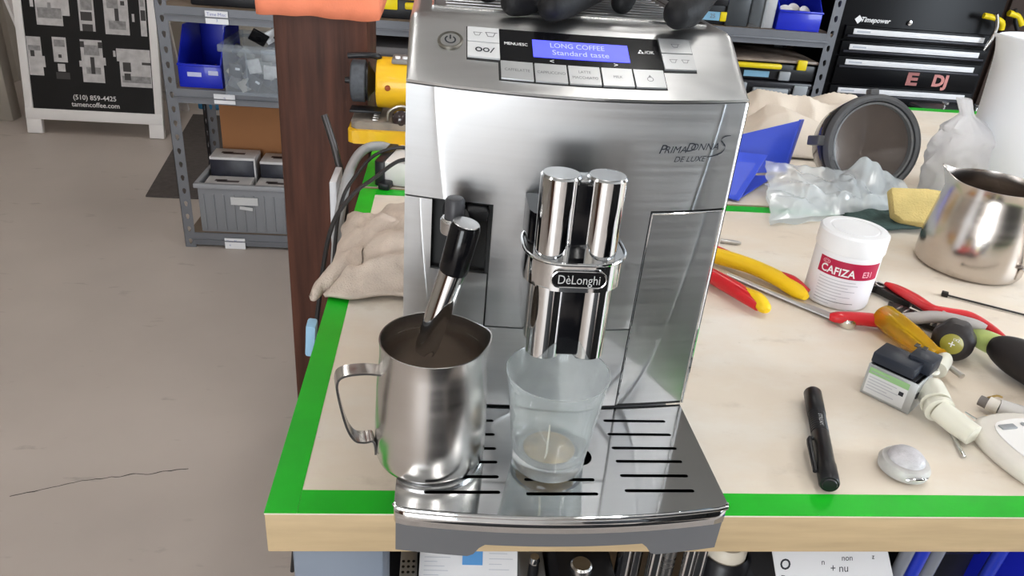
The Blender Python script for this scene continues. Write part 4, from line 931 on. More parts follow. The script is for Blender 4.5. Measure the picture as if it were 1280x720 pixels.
# smoked bean hopper lying on its side, open ring toward the viewer
smoke=mat('smoked_plastic',(.105,.090,.085),.12,var=.1,trans=.35,coat=.5)
hp=thing('bean_hopper','round smoked plastic hopper with a dark grey ring, lying on its side','hopper',(.940,.862,.0955))
ax=Vector((.0,-.95,.28)).normalized(); Rh=axis_rot(ax).to_4x4()
def hl(name,prof,m,n=72,close=False): 
    bm=bmesh.new(); add_lathe(bm,prof,n,Rh,close); return finish(name,bm,m,hp,smooth=45)
dgr=mat('ring_grey',(.10,.103,.11),.42)
hl('hopper_ring',[(.088,-.004),(.088,.008),(.093,.011),(.0985,.009),(.1015,.002),(.1015,-.008),(.096,-.010)],dgr,close=True)
hl('hopper_ring',[(.086,-.024),(.086,-.014),(.099,-.013),(.1005,-.018),(.099,-.025)],blackp,close=True)
hl('hopper_bowl',[(.0875,-.010),(.0965,-.026),(.0960,-.040),(.086,-.085),(.070,-.112),(0,-.114),(0,-.110),(.068,-.108),(.083,-.083),(.0925,-.040),(.0860,-.012)],smoke)
hl('lid_disc',[(0,-.022),(.050,-.018),(.086,-.010),(.087,-.008),(.050,-.0155),(0,-.0195)],mat('smoked_clear',(.16,.13,.115),.10,var=.1,trans=.30,coat=.6))
hl('inner_ring',[(.0815,-.008),(.0815,.004),(.0855,.005),(.0870,-.006)],mat('mid_grey_ring',(.16,.165,.17),.4),close=True)
def htab(a,s,off):
    bm=bmesh.new(); M=Rh@Matrix.Rotation(a,4,'Z'); add_box(bm,s,off,.003); bm.transform(M); return finish('tab',bm,dgr,hp)
htab(math.radians(96),(.016,.018,.022),(.104,0,-.008)); htab(math.radians(178),(.016,.02,.05),(.106,0,-.030)); htab(math.radians(200),(.010,.012,.020),(.092,0,.002))
hp.scale=(.92,.92,.92)
# white plastic bag with a twisted neck
wf=bpy.data.materials.new('milky_film'); wf.use_nodes=True; nt=wf.node_tree; N,L=nt.nodes,nt.links; bb=N['Principled BSDF']
bb.inputs['Base Color'].default_value=(.93,.93,.96,1); bb.inputs['Roughness'].default_value=.22
tr=N.new('ShaderNodeBsdfTranslucent'); tr.inputs[0].default_value=(.85,.86,.90,1); ms=N.new('ShaderNodeMixShader'); ms.inputs[0].default_value=.25; tp=N.new('ShaderNodeBsdfTransparent'); ms2=N.new('ShaderNodeMixShader'); ms2.inputs[0].default_value=.16
L.new(bb.outputs[0],ms.inputs[1]); L.new(tr.outputs[0],ms.inputs[2]); L.new(ms.outputs[0],ms2.inputs[1]); L.new(tp.outputs[0],ms2.inputs[2]); L.new(ms2.outputs[0],N['Material Output'].inputs[0])
def wbag(u,v):
    a=2*PI*u; z=.200*v
    R=.052+.016*math.sin(min(1,v*1.3)*PI)
    if v<.10: R*=.80+2*v
    if v>.74: R*=1-.72*min(1,(v-.74)/.12)
    sx_=-.028*max(0,(v-.70)/.30)*1.2
    cr_=1+.16*nz3(math.cos(a)*2,math.sin(a)*2+4,v*7)+.09*nz3(math.cos(a)*5,math.sin(a)*5,v*14)
    return Vector((1.088+sx_+R*.90*math.cos(a)*cr_,.815+R*.7*math.sin(a)*cr_,z+.002))
o=surf('white_bag',wbag,60,40,wf,None,0,smooth=30); tag(o,'milky white plastic bag standing up with a twisted neck, beside the hopper','plastic bag')
# tall white measuring jug
jm=mat('white_polythene',(.86,.89,.94),.4,var=.02,sub=.15)
ju=thing('plastic_jug','tall white translucent plastic jug with a pouring lip, right edge','jug',(1.235,.800,.0006))
bm=bmesh.new(); n=64; rings=[]
prof=[(0,0),(.112,0),(.119,.004),(.122,.03),(.129,.20),(.132,.262),(.1345,.300),(.1375,.304),(.1365,.306),(.130,.300),(.129,.262),(.126,.20),(.119,.03),(.112,.006),(0,.005)]
for r,z in prof:
    if r<1e-6: rings.append([bm.verts.new((0,0,z))]); continue
    row=[]
    for i in range(n):
        a=2*PI*i/n; f=max(0,math.cos(a-PI*1.06))**10; t=max(0,(z-.245)/.06); rr=r*(1+.34*f*t); row.append(bm.verts.new((rr*math.cos(a),rr*math.sin(a),z+.012*f*t)))
    rings.append(row)
for a,b in zip(rings,rings[1:]):
    for i in range(n):
        j=(i+1)%n
        if len(a)==1: bm.faces.new((a[0],b[i],b[j]))
        elif len(b)==1: bm.faces.new((a[i],a[j],b[0]))
        else: bm.faces.new((a[i],a[j],b[j],b[i]))
finish('jug_body',bm,jm,ju,smooth=45)
tube('handle',[(.125,0,.255),(.165,0,.262),(.190,0,.225),(.186,0,.150),(.160,0,.105),(.118,0,.110)],.011,jm,ju,16,5)
# ------------------------------------------------------------------ things stored on the bench's lower shelf, tops just showing
def under(name,label,cat,loc,rz=0): return thing(name,label,cat,loc,rz)
SH=-.4598
o=under('tool_case','black plastic tool case on the shelf under the bench, right of the steel leg','case',(.108,.265,SH)); box('case_body',(.085,.19,.265),(.0,0,.1325),blackp,o,.006); tube('carry_handle',[(-.02,-.04,.263),(-.02,-.035,.280),(-.02,.035,.280),(-.02,.04,.263)],.005,blackp,o,10,3)
o=under('perforated_box','slim grey perforated metal box under the bench beside the printed sheet','box',(.1135,.115,SH))
bm=bmesh.new(); add_box(bm,(.018,.08,.268),(0,0,.134),.002); finish('box_shell',bm,gal,o)
bm=bmesh.new()
for i in range(3):
    for j in range(7): add_lathe(bm,[(0,0),(.0017,0),(.0017,.0004),(0,.0004)],10,Matrix.Translation((-.0055+i*.0055,-.034+j*.0075,.2682)))
q_=finish('punched_hole',bm,darkgap,o); q_['kind']='stuff'
pap=mat('paper',(.72,.72,.74),.7,var=.02); btape=mat('blue_tape',(.10,.30,.62),.55)
bx=under('cardboard_carton','pale carton under the bench carrying the printed sheet','carton',(.180,.205,SH)); box('carton_body',(.108,.20,.218),(0,0,.109),mat('carton_grey',(.42,.40,.38),.7),bx,.002); box('carton_flap',(.104,.09,.003),(0,-.045,.2195),mat('carton_grey',(.42,.40,.38),.7),bx,0)
def note(name,label,cx_,w_,h_,rz,zt):
    t=thing(name,label,'paper',(cx_,.120,zt),0,rot=(math.radians(38),0,rz)); box('sheet',(w_,h_,.0012),(0,0,0),pap,t,0); return t
n1=note('printed_sheet','white printed sheet with a square of blue tape, seen below the bench edge',.1785,.106,.11,-.03,-.182)
pfn1=plane_fn((0,0,.0008),(1,0,0),(0,1,0),0)
for i,a_ in enumerate((.024,.018,.028,.014,.022,.026,.016)): quads('print_line',[(-.048,-.048+a_,.010-.0045*i,.0107-.0045*i)],pfn1,mat('faint_print',(.48,.50,.56),.6),n1)
for i,a_ in enumerate((.020,.026,.014,.022)): quads('print_line',[(.022,.022+a_,.006-.0055*i,.0067-.0055*i)],pfn1,mat('faint_print',(.48,.50,.56),.6),n1)
box('blue_tape',(.022,.040,.0006),(.004,.014,.0010),btape,n1,0)
o=under('valve_block','small chrome and black valve on a grey block under the bench','valve',(.2545,.150,SH)); box('valve_base',(.030,.08,.235),(0,0,.1175),mat('block_grey',(.30,.30,.30),.5),o,.003); tube('valve_stem',[(-.002,-.02,.235),(-.002,-.02,.262)],[.0065,.0055],blackp,o,14); lathe('valve_cap',[(0,0),(.0055,0),(.0065,.003),(.005,.009),(0,.010)],chrome,o,(-.002,-.02,.262),n=20)
o=under('black_module','black appliance block with a round silver knob under the bench','appliance',(.3075,.170,SH)); box('module_body',(.068,.15,.272),(0,0,.136),blackp,o,.012); lathe('silver_knob',[(0,0),(.0125,0),(.012,.006),(.010,.008),(0,.008)],satin,o,(-.006,-.058,.272),n=32)
for i,(x_,r_) in enumerate(((.353,.0085),(.371,.0075),(.389,.0085),(.409,.0090),(.428,.0070),(.446,.0090))):
    o=tube('chrome_tube',[(x_,.125+.012*(i%2),SH+.0005),(x_,.128+.012*(i%2),-.150)],r_,chrome if i!=3 else satin,None,20)
    tag(o,['chrome tube touching the right side of the black appliance under the bench','second chrome tube from the black appliance, set a little back','third chrome tube from the black appliance under the bench','satin grey tube, fourth from the black appliance','slim chrome tube, fifth from the black appliance','chrome tube nearest the cream cap'][i],'tube','chrome tubes under the bench')
o=under('cream_cup','cream round cap in a dark holder under the bench','cap',(.4885,.165,SH)); lathe('holder',[(0,0),(.032,0),(.032,.240),(.027,.246),(.027,.235),(0,.235)],blackp,o,n=32); lathe('cream_cap',[(0,.235),(.025,.235),(.025,.255),(.021,.261),(0,.262)],mat('cream_plastic',(.66,.60,.50),.4),o,n=32)
bx=under('document_box','dark box under the bench carrying the handwritten sheet','box',(.597,.205,SH)); box('box_body',(.140,.20,.214),(0,0,.107),mat('box_dark',(.05,.05,.055),.6),bx,.003)
n2=note('handwritten_sheet','white sheet with large handwriting, seen below the bench edge',.5935,.140,.12,.02,-.184)
pfn2=lambda dx,dy: (lambda u,v: Vector((u+dx,v+dy,.0008)))
lettering('O',.016,pfn2(-.058,-.004),inkd,n2,shear=.2,bold=.0003); lettering('non',.009,pfn2(.018,.002),inkd,n2,shear=.2); lettering('+ nu',.012,pfn2(.006,-.009),inkd,n2,shear=.2); lettering('Den',.008,pfn2(-.058,-.018),inkd,n2,shear=.1); lettering('n',.009,pfn2(-.012,-.002),inkd,n2,shear=.2); lettering('z',.008,pfn2(.050,.003),inkd,n2,shear=.2)
for i,(x_,c_,lab) in enumerate(((.683,'clear','dark clear tube standing just left of a deep blue one under the bench'),(.702,'blue','deep blue plastic tube standing between two clear ones under the bench'),(.721,'clear','dark clear tube standing just right of a deep blue one under the bench'),(.800,'blue','deep blue tube beside the bright blue bin under the bench'))):
    o=tube('plastic_tube',[(x_,.14,SH+.0005),(x_+.01,.132,-.155)],.0075,mat('deep_blue_plastic',(.02,.04,.42),.3,coat=.3) if c_=='blue' else mat('dark_clear',(.20,.21,.24),.2),None,16); tag(o,lab,'tube')
o=under('storage_bin','bright blue plastic bin under the bench at the far right','bin',(.965,.22,SH)); box('bin_body',(.20,.24,.27),(0,0,.135),mat('bin_blue',(.015,.025,.55),.35,var=.08),o,.006)
o=under('storage_crate','black plastic crate under the bench between the clear tube and blue tube','crate',(.775,.275,SH)); box('crate_body',(.080,.22,.25),(0,0,.125),blackp,o,.006); box('crate_rim',(.084,.228,.012),(0,0,.246),blackp,o,.003)
# ------------------------------------------------------------------ shelving units
galv=mat('slotted_grey',(.155,.16,.175),.45,.2,var=.06,scale=5)
def flange(bm,w_,z0,z1,M,pitch=.0535,r=.0105,th=.002):
    """perforated strip: each cell a square with a keyhole opening"""
    k=int((z1-z0)/pitch); n=10
    for c in range(k):
        a0=z0+c*pitch; a1=a0+pitch; cz=(a0+a1)/2
        inner=[];outer=[]
        for i in range(n):
            a=2*PI*i/n+PI/n; rr=r*(1.0 if math.sin(a)>-.3 else .8); inner.append((rr*math.cos(a)*.75, cz+rr*math.sin(a)*(1.0 if math.sin(a)>0 else 1.6)))
            m_=max(abs(math.cos(a)),abs(math.sin(a))); outer.append((w_/2*math.cos(a)/m_, cz+pitch/2*math.sin(a)/m_))
        cor=[(w_/2,a1),(-w_/2,a1),(-w_/2,a0),(w_/2,a0)]
        V={}
        for side in (0,th):
            V[side]=([bm.verts.new(M@Vector((x,side,z))) for x,z in inner],[bm.verts.new(M@Vector((x,side,z))) for x,z in outer],[bm.verts.new(M@Vector((x,side,z))) for x,z in cor])
            I,O,K=V[side]
            for i in range(n): 
                j=(i+1)%n
                pa,pb=outer[i],outer[j]
                f=[I[i],O[i]]
                if abs(pa[0]-pb[0])>1e-6 and abs(pa[1]-pb[1])>1e-6:
                    kx=w_/2 if (pa[0]+pb[0])>0 else -w_/2; kz=a1 if (pa[1]+pb[1])/2>cz else a0
                    f.append(K[[i_ for i_,c_ in enumerate(cor) if abs(c_[0]-kx)<1e-6 and abs(c_[1]-kz)<1e-6][0]])
                f+=[O[j],I[j]]; bm.faces.new(f)
        for i in range(n): bm.faces.new((V[0][0][i],V[0][0][(i+1)%n],V[th][0][(i+1)%n],V[th][0][i]))
def shelf_unit(label,x0,x1,y0,y1,zs,loc=None):
    s=thing('shelving_unit',label,'shelving',(x0,y0,-.9)); w_=x1-x0; d=y1-y0
    for ix in (0,1):
        for iy in (0,1):
            bm=bmesh.new(); fx=0+.020 if ix==0 else w_-.020; fy=0 if iy==0 else d
            flange(bm,.040,0,2.03,Matrix.Translation((fx,fy,0)))
            ex=0 if ix==0 else w_
            flange(bm,.040,0,2.03,Matrix.Translation((ex,fy+(.020 if iy==0 else -.020),0))@Matrix.Rotation(PI/2,4,'Z'))
            finish('upright',bm,galv,s,smooth=0)
    for z in zs:
        z=z+.9
        for yy in (.004,d-.004):
            bm=bmesh.new(); add_box(bm,(w_-.06,.006,.052),(w_/2,yy,z-.026)); add_box(bm,(w_-.06,.016,.005),(w_/2,yy-.004 if yy<.1 else yy+.004,z-.030),.001); finish('beam',bm,galv,s)
        box('deck',(w_-.03,d-.01,.010),(w_/2,d/2,z-.005),mat('deck_board',(.20,.15,.11),.7,var=.1),s,0)
    return s
s1=shelf_unit('slotted grey steel shelving unit left of the wooden post, crate at its bottom',-.877,.345,2.40,2.85,(.026,-.262,-.836,.50))
s2=shelf_unit('slotted grey steel shelving unit on the right, next to the black tool chest',.362,1.600,2.40,2.85,(.088,-.172,-.60,.50))
def blabel(x,z,w_,h_,rows,lab):
    t=thing('shelf_label',lab,'label',(x,2.3935,z)); box('card',(w_,.0012,h_),(0,0,0),pap,t,0)
    for (txt,u,v,sz) in rows: lettering(txt,sz,plane_fn((u,-.0008,v),(1,0,0),(0,0,1),.0002),mat('pen_blue',(.15,.18,.42),.6),t)
    return t
blabel(-.668,-.003,.078,.044,[('Time Misc',0,.010,.016),('3',0,-.010,.013)],'white handwritten card on the upper shelf beam, above the clear bin')
blabel(-.668,-.290,.076,.036,[('2',0,0,.016)],'white card with a numeral on the middle shelf beam')
blabel(-.682,-.875,.080,.046,[('Xtra Motor',0,.010,.014),('4',-.02,-.008,.012)],'white card on the bottom shelf beam under the grey crate')
# brown storage doors closing off the back of the shelving
bk=thing('storage_cabinet','dark brown wooden cabinet front standing behind the shelving units','cabinet',(-.60,2.90,-.9))
brn=mat('dark_brown_board',(.045,.028,.022),.7,var=.3,scale=4)
bm=bmesh.new(); add_box(bm,(2.85,.30,2.6),(1.425,.19,1.30),.004); finish('cabinet_body',bm,brn,bk)
for i in range(3): box('cabinet_door',(.93,.018,2.5),(.475+i*.95,.028,1.30),brn,bk,.003)
# cardboard box behind the crate
cb=thing('cardboard_box','plain brown cardboard box on the bottom shelf behind the grey crate','box',(-.50,2.768,-.8355))
kraft=mat('kraft',(.34,.15,.060),.75,var=.06,scale=3)
box('box_body',(.56,.14,.440),(0,0,.220),kraft,cb,.003); box('box_flap',(.56,.068,.003),(0,-.036,.4420),kraft,cb,0); box('box_flap',(.56,.068,.003),(0,.036,.4420),kraft,cb,0)
# grey crate with ribbed front
crm=mat('crate_grey',(.22,.225,.24),.5,var=.04)
ct=thing('storage_crate','grey ribbed plastic crate of packaged parts on the bottom shelf','crate',(-.560,2.56,-.8355))
CW,CD,CH=.50,.28,.195
bm=bmesh.new()
for s,c in (((CW,.006,CH),(0,-CD/2,CH/2)),((CW,.006,CH),(0,CD/2,CH/2)),((.006,CD,CH),(-CW/2,0,CH/2)),((.006,CD,CH),(CW/2,0,CH/2)),((CW,CD,.006),(0,0,.003))): add_box(bm,s,c,.001)
finish('crate_body',bm,crm,ct)
bm=bmesh.new()
for s,c in (((CW+.03,.018,.020),(0,-CD/2-.004,CH)),((CW+.03,.018,.020),(0,CD/2+.004,CH)),((.018,CD+.02,.020),(-CW/2-.006,0,CH)),((.018,CD+.02,.020),(CW/2+.006,0,CH))): add_box(bm,s,c,.004)
finish('crate_rim',bm,mat('rim_grey',(.29,.295,.31),.5),ct)
for i in range(13):
    x=-CW/2+.018+i*.0385
    if 5<=i<=10 and False: continue
    box('rib',(.005,.006,.150),(x,-CD/2-.0055,CH/2-.012),crm,ct,.001)
box('front_card',(.105,.002,.032),(-.075,-CD/2-.0098,.138),mat('card_grey',(.55,.55,.55),.6),ct,0); box('front_card',(.05,.002,.013),(-.070,-CD/2-.0098,.108),mat('card_grey',(.55,.55,.55),.6),ct,0,(0,.12,0))
def pbox(x,y,z,rz,lab,h=.072):
    t=thing('parts_box',lab,'box',(x,y,z),rz)
    box('box_body',(.175,.115,h),(0,0,h/2),mat('box_black',(.02,.02,.03),.35,var=.3,scale=30),t,.001); box('box_top',(.177,.117,.010),(0,0,h),mat('box_white',(.62,.60,.60),.5),t,.001)
    quads('product_print',[(-.045,.040,-.012,.010),(-.055,-.01,-.002,.020)],lambda u,v: Vector((u,v,h+.0054)),mat('print_brown',(.10,.08,.08),.5),t)
    box('box_side',(.006,.117,h),(.0865,0,h/2),mat('box_white',(.62,.60,.60),.5),t,.001)
    lettering('8',.030,plane_fn((.055,-.0580,h*.45),(1,0,0),(0,0,1),.0003),inkw,t)
    return t
C0=-.8285
pbox(-.708,2.485,C0,.02,'black and white parts box low in the crate, front left',.180); pbox(-.510,2.485,C0,0,'black and white parts box low in the crate, front centre',.180)
pbox(-.708,2.612,C0,.02,'black and white parts box standing taller at the back left of the crate',.255); pbox(-.510,2.612,C0,0,'black and white parts box standing taller at the back centre of the crate',.245)
box_w=thing('white_carton','tall plain white carton standing on end in the crate by the post','carton',(-.362,2.60,C0)); box('carton_body',(.07,.09,.345),(0,0,.1725),mat('box_white',(.62,.60,.60),.5),box_w,.002); box('carton_lid',(.072,.092,.05),(0,0,.322),mat('box_white',(.62,.60,.60),.5),box_w,.002)
# middle shelf: blue bin and clear bin
ZM=-.2615
blu=mat('bin_royal_blue',(.012,.025,.50),.35,var=.08,coat=.2)
def hopbin(name,label,loc,W_,D_,H_,m,rz=0,front_h=.45):
    t=thing(name,label,'bin',loc,rz)
    bm=bmesh.new(); th=.004
    add_box(bm,(W_,D_,th),(0,0,th/2),.001); add_box(bm,(W_,th,H_),(0,D_/2,H_/2),.001); add_box(bm,(W_,th,H_*front_h),(0,-D_/2,H_*front_h/2),.001)
    for s in (-1,1): add_prism(bm,[(-D_/2,0),(D_/2,0),(D_/2,H_),(-D_/2+D_*.35,H_),(-D_/2,H_*front_h)],-th/2,th/2,Matrix.Translation((s*W_/2,0,0))@Matrix(((0,0,1,0),(1,0,0,0),(0,1,0,0),(0,0,0,1))))
    finish('bin_body',bm,m,t); box('front_lip',(W_+.006,.012,.008),(0,-D_/2-.002,H_*front_h),m,t,.002); return t
hb=hopbin('blue_bin','royal blue open-fronted bin of loose hardware on the middle shelf',(-.757,2.58,ZM),.15,.30,.205,blu,0,.40)
quads('white_print',[(-.045,.005,.05,.066),(.03,.065,.058,.074)],lambda u,v: Vector((u,-.1528,v-.01)),mat('bluish_white',(.55,.58,.80),.5),hb)
hwm=mat('hardware_brown',(.22,.13,.10),.5,.4,var=.3,scale=40)
for i in range(6):
    o=tube('copper_fitting',[(-.81+.018*i,2.475+.012*(i%3),ZM+.060+.012*(i%2)),(-.795+.018*i,2.50,ZM+.030)],.007,hwm,None,10); tag(o,'small brown metal fitting lying in the blue bin','fitting','fittings in the blue bin')
clr=bpy.data.materials.new('clear_polypropylene'); clr.use_nodes=True; nt=clr.node_tree; N,L=nt.nodes,nt.links; bb=N['Principled BSDF']; bb.inputs['Base Color'].default_value=(.62,.66,.70,1); bb.inputs['Roughness'].default_value=.25
tp=N.new('ShaderNodeBsdfTransparent'); tp.inputs[0].default_value=(.9,.92,.94,1); ms=N.new('ShaderNodeMixShader'); ms.inputs[0].default_value=.13; L.new(tp.outputs[0],ms.inputs[1]); L.new(bb.outputs[0],ms.inputs[2]); L.new(ms.outputs[0],N['Material Output'].inputs[0])
cl=thing('clear_bin','clear plastic tub packed with small packaged parts on the middle shelf','bin',(-.468,2.50,ZM))
bm=bmesh.new(); W_,D_,H_=.36,.30,.165
for s,c in (((W_,.004,H_),(0,-D_/2,H_/2)),((W_,.004,H_),(0,D_/2,H_/2)),((.004,D_,H_),(-W_/2,0,H_/2)),((.004,D_,H_),(W_/2,0,H_/2)),((W_,D_,.004),(0,0,.002))): add_box(bm,s,c,.001)
finish('tub_body',bm,clr,cl)
bm=bmesh.new()
for s,c in (((W_+.03,.016,.026),(0,-D_/2-.004,H_)),((W_+.03,.016,.026),(0,D_/2+.004,H_)),((.016,D_+.02,.026),(-W_/2-.006,0,H_)),((.016,D_+.02,.026),(W_/2+.006,0,H_))): add_box(bm,s,c,.004)
finish('tub_rim',bm,clr,cl)
for i,x in enumerate((-.10,.03)): box('tub_rib',(.006,.006,.15),(x,-D_/2-.003,.078),clr,cl,.001)
pk=[(.16,.16,.17),(.45,.45,.45),(.30,.30,.28),(.08,.08,.10),(.5,.47,.42)]
rr=random.Random(5)
for i in range(26):
    lx=-.150+.30*((i*7)%9)/9+rr.uniform(-.01,.01); ly=-.125+.02*(i%4)+rr.uniform(0,.10)*(i>13); lz=.022+.030*(i//6)+rr.uniform(0,.01)
    c_=pk[i%5]
    o=box('parts_packet',(.050,.016,.042),(-.468+lx,2.50+ly,ZM+lz+.012),mat('packet_%d'%(i%5),c_,.5,var=.2,scale=40),None,.002,(rr.uniform(-.4,.4),rr.uniform(-.8,.8),rr.uniform(-.4,.4))); tag(o,'small grey or black packet of parts inside the clear tub','packet','packets in the clear tub')
for i,(x,y,z,a,c_) in enumerate(((-.535,2.42,-.066,.5,'black'),(-.490,2.44,-.060,-.5,'white'),(-.445,2.42,-.062,.6,'black'),(-.410,2.43,-.066,-.4,'white'))):
    o=box('flat_package',(.060,.008,.050),(x,y,z),blackg if c_=='black' else whitep,None,.002,(.5,a,.3)); tag(o,'%s flat package sticking out of the top of the clear tub, %s'%(c_,'left' if i<2 else 'by the post'),'package')
o=box('blue_pouch',(.09,.12,.02),(-.715,2.76,ZM-.56),mat('teal_blue',(.03,.16,.30),.5),None,.008); bpy.data.objects.remove(o)
for i,(x,z,a_,c_,lab) in enumerate(((-.612,.085,.12,'d','black square packet with white marks flat against the tub front, left'),(-.548,.045,.55,'d','dark square packet turned on its corner, low at the tub front'),(-.545,.105,-.2,'l','pale crumpled packet high at the front of the clear tub'),(-.490,.085,.05,'l','pale rectangular packet in the middle of the tub front'),(-.468,.040,.5,'d','dark lump packet low at the tub front near the post'))):
    t_=thing('flat_packet',lab,'packet',(x,2.3625,ZM+z),0,rot=(0,a_,0)); box('packet_body',(.046,.006,.050),(0,0,0),mat('packet_dark',(.035,.035,.045),.4,var=.3,scale=60) if c_=='d' else mat('packet_light',(.62,.60,.58),.5,var=.2,scale=50),t_,.002)
    if c_=='d': box('white_mark',(.016,.0012,.008),(.008,-.0034,.008),whitep,t_,0)
# dark case on the middle shelf right of the post, seen past the grinder
o=thing('dark_case','dark grey equipment case on the middle shelf behind the yellow grinder','case',(.02,2.58,ZM)); box('case_body',(.34,.26,.16),(0,0,.08),mat('case_dark',(.05,.045,.05),.5),o,.008); box('case_lid',(.345,.265,.03),(0,0,.172),mat('lid_grey',(.14,.13,.13),.5),o,.006); tube('case_handle',[(-.05,-.132,.10),(-.05,-.15,.10),(.05,-.15,.10),(.05,-.132,.10)],.005,blackp,o,8)
# organisers with yellow lids
ycl=mat('latch_yellow',(.78,.60,.01),.4,var=.04)
def organiser(label,loc,w_,h_,lid,lat,handle=True,d=.30):
    t=thing('organiser_case',label,'organiser',loc); box('case_body',(w_,d,h_),(0,0,h_/2),blackp,t,.006); box('case_lid',(w_+.006,d+.006,.022),(0,0,h_+.008),lid,t,.005)
    for x in (-.36,.36): box('latch',(.055,.010,.045),(w_*x,-d/2-.006,h_*.78),lat,t,.003)
    if handle: box('front_handle',(w_*.42,.018,.024),(0,-d/2-.012,h_*.70),lat,t,.006)
    return t
ZT=.0265
organiser('black organiser case with yellow lid on the upper shelf, left of the orange pouch',(-.620,2.60,ZT),.30,.075,ycl,ycl)
organiser('black case with a yellow lid on the upper shelf, right of the orange pouch',(.060,2.60,ZT),.36,.07,ycl,ycl)
bx_=thing('white_box','white and tan box on the upper shelf beside the yellow lidded case','box',(-.270,2.55,ZT)); box('box_body',(.16,.2,.10),(0,0,.05),mat('box_white',(.62,.60,.60),.5),bx_,.003); box('box_lid',(.163,.203,.02),(0,0,.092),kraft,bx_,.002)
Z2=.0885
o=organiser('black organiser with a blue and yellow tab on the right shelf, nearest the machine',(1.045,2.58,Z2),.26,.115,mat('lid_black',(.03,.03,.035),.3),blackp,False); 
box('blue_label',(.110,.004,.030),(.045,-.1535,.030),mat('label_blue',(.20,.40,.55),.5),o,0); box('yellow_tab',(.035,.008,.034),(.118,-.155,.030),ycl,o,.006)
lettering('25',.022,plane_fn((.072,-.156,.030),(1,0,0),(0,0,1),.0002),inkm,o)
o=thing('organiser_case','clear-lidded black parts case with one yellow latch on the right shelf','organiser',(1.240,2.57,Z2)); box('case_body',(.085,.30,.120),(-.030,0,.060),mat('case_charcoal',(.045,.05,.055),.4),o,.004); box('case_lid',(.045,.30,.125),(.040,0,.0625),clr,o,.004); box('latch',(.050,.012,.040),(-.025,-.155,.118),ycl,o,.004); box('lid_rim',(.125,.31,.010),(0,0,.128),mat('rim_clear_grey',(.30,.31,.32),.4),o,.002)
o=thing('organiser_case','pale grey flat parts case stood on edge beside the blue bin','organiser',(1.338,2.57,Z2)); box('case_body',(.038,.28,.128),(0,0,.064),mat('case_pale',(.42,.42,.43),.4),o,.004); box('spine',(.010,.285,.132),(-.022,0,.066),mat('rim_clear_grey',(.30,.31,.32),.4),o,.002)
hb=hopbin('blue_bin','royal blue bin of white discs on the right shelf by the upright',(1.450,2.56,Z2),.165,.28,.16,blu,0,.42)
for i,(x,y,z) in enumerate(((-.04,-.09,.055),(.0,-.07,.06),(.035,-.09,.055))):
    o=lathe('white_disc',[(0,0),(.030,0),(.030,.006),(0,.006)],mat('disc_white',(.65,.62,.60),.5),None,(1.450+x,2.56+y,Z2+z),(.9,.3*i,0),n=24); tag(o,['left','middle','right'][i]+' one of three pale round discs tilted in the right-hand blue bin','disc','discs in the blue bin')
Z3=-.1715
o=organiser('lower black case with grey latches under the yellow-handled one, right shelf',(1.390,2.56,Z3),.34,.050,mat('lid_black',(.03,.03,.035),.3),mat('latch_grey2',(.32,.34,.36),.4))
o=thing('organiser_case','clear-lidded organiser with a yellow handle and latch, lower right shelf','organiser',(1.390,2.56,Z3+.0760)); box('case_body',(.34,.30,.060),(0,0,.030),blackp,o,.005); box('case_lid',(.346,.306,.010),(0,0,.071),mat('lid_taupe',(.30,.24,.20),.3,var=.4,scale=12),o,.003); box('front_handle',(.18,.022,.020),(-.065,-.160,.052),ycl,o,.008); box('latch',(.038,.012,.038),(.105,-.157,.062),ycl,o,.004); box('blue_label',(.10,.004,.022),(-.065,-.152,.020),mat('label_blue',(.20,.40,.55),.5),o,0); box('latch',(.045,.012,.034),(.045,-.157,.018),mat('latch_grey2',(.32,.34,.36),.4),o,.004)
# ------------------------------------------------------------------ black tool chest
chest=thing('tool_chest','black steel tool chest with white drawer strips right of the shelving','tool chest',(1.955,2.72,-.9))
bk1=mat('chest_black',(.003,.003,.004),.38,spec=.18,var=.1); wst=mat('strip_white',(.82,.82,.84),.4)
box('chest_body',(.64,.34,1.24),(0,-.08,.66),bk1,chest,.004)
for dx in (-.27,.27):
    for dy in (-.19,.05): tube('caster',[(dx-.015,dy,.025),(dx+.015,dy,.025)],.025,blackp,chest,20)
for i,(zs_,zt_,zb_) in enumerate(((.998,1.018,.966),(.941,.961,.909),(.884,.904,.798),(.775,.793,.668),(.640,.660,.520),(.490,.512,.340),(.310,.332,.10))):
    dr=box('drawer',(.60,.018,zt_-zb_),(0,-.258,(zt_+zb_)/2),bk1,chest,.003); zl=zs_-(zt_+zb_)/2
    s_=box('label_strip',(.535,.004,.020),(0,-.0110,zl),wst,dr,.001)
    box('drawer_pull',(.58,.012,.008),(0,-.012,zl-.017),mat('pull_grey',(.035,.035,.045),.3),dr,.002)
    if i<4: quads('faint_print',[(-.255,-.20,-.003,.003)],lambda u,v: Vector((u,-.0022,v)),mat('faint_print',(.48,.50,.56),.6),s_)
lettering('Timepower',.025,plane_fn((-.185,-.2535,1.040),(1,0,0),(0,0,1),.0002),inkw,chest,shear=.25,bold=.0006)
icon('icon',[[(-.268,1.040),(-.252,1.024),(-.236,1.040),(-.252,1.056)]],plane_fn((0,-.2535,0),(1,0,0),(0,0,1),.0002),inkw,chest)
lathe('keyhole',[(0,0),(.009,0),(.009,.004),(0,.005)],chrome,chest,(-.045,-.253,1.040),(PI/2,0,0),n=18)
lettering('E',.066,plane_fn((.025,-.2685,.832),(1,0,0),(0,0,1),.0004),mat('sticker_red',(.42,.16,.15),.5),chest,sx=1.5,bold=.003)
lettering('DJ',.060,plane_fn((.145,-.2685,.832),(1,0,0),(0,0,1),.0004),mat('sticker_pink',(.62,.26,.24),.5),chest,sx=1.1,bold=.003)
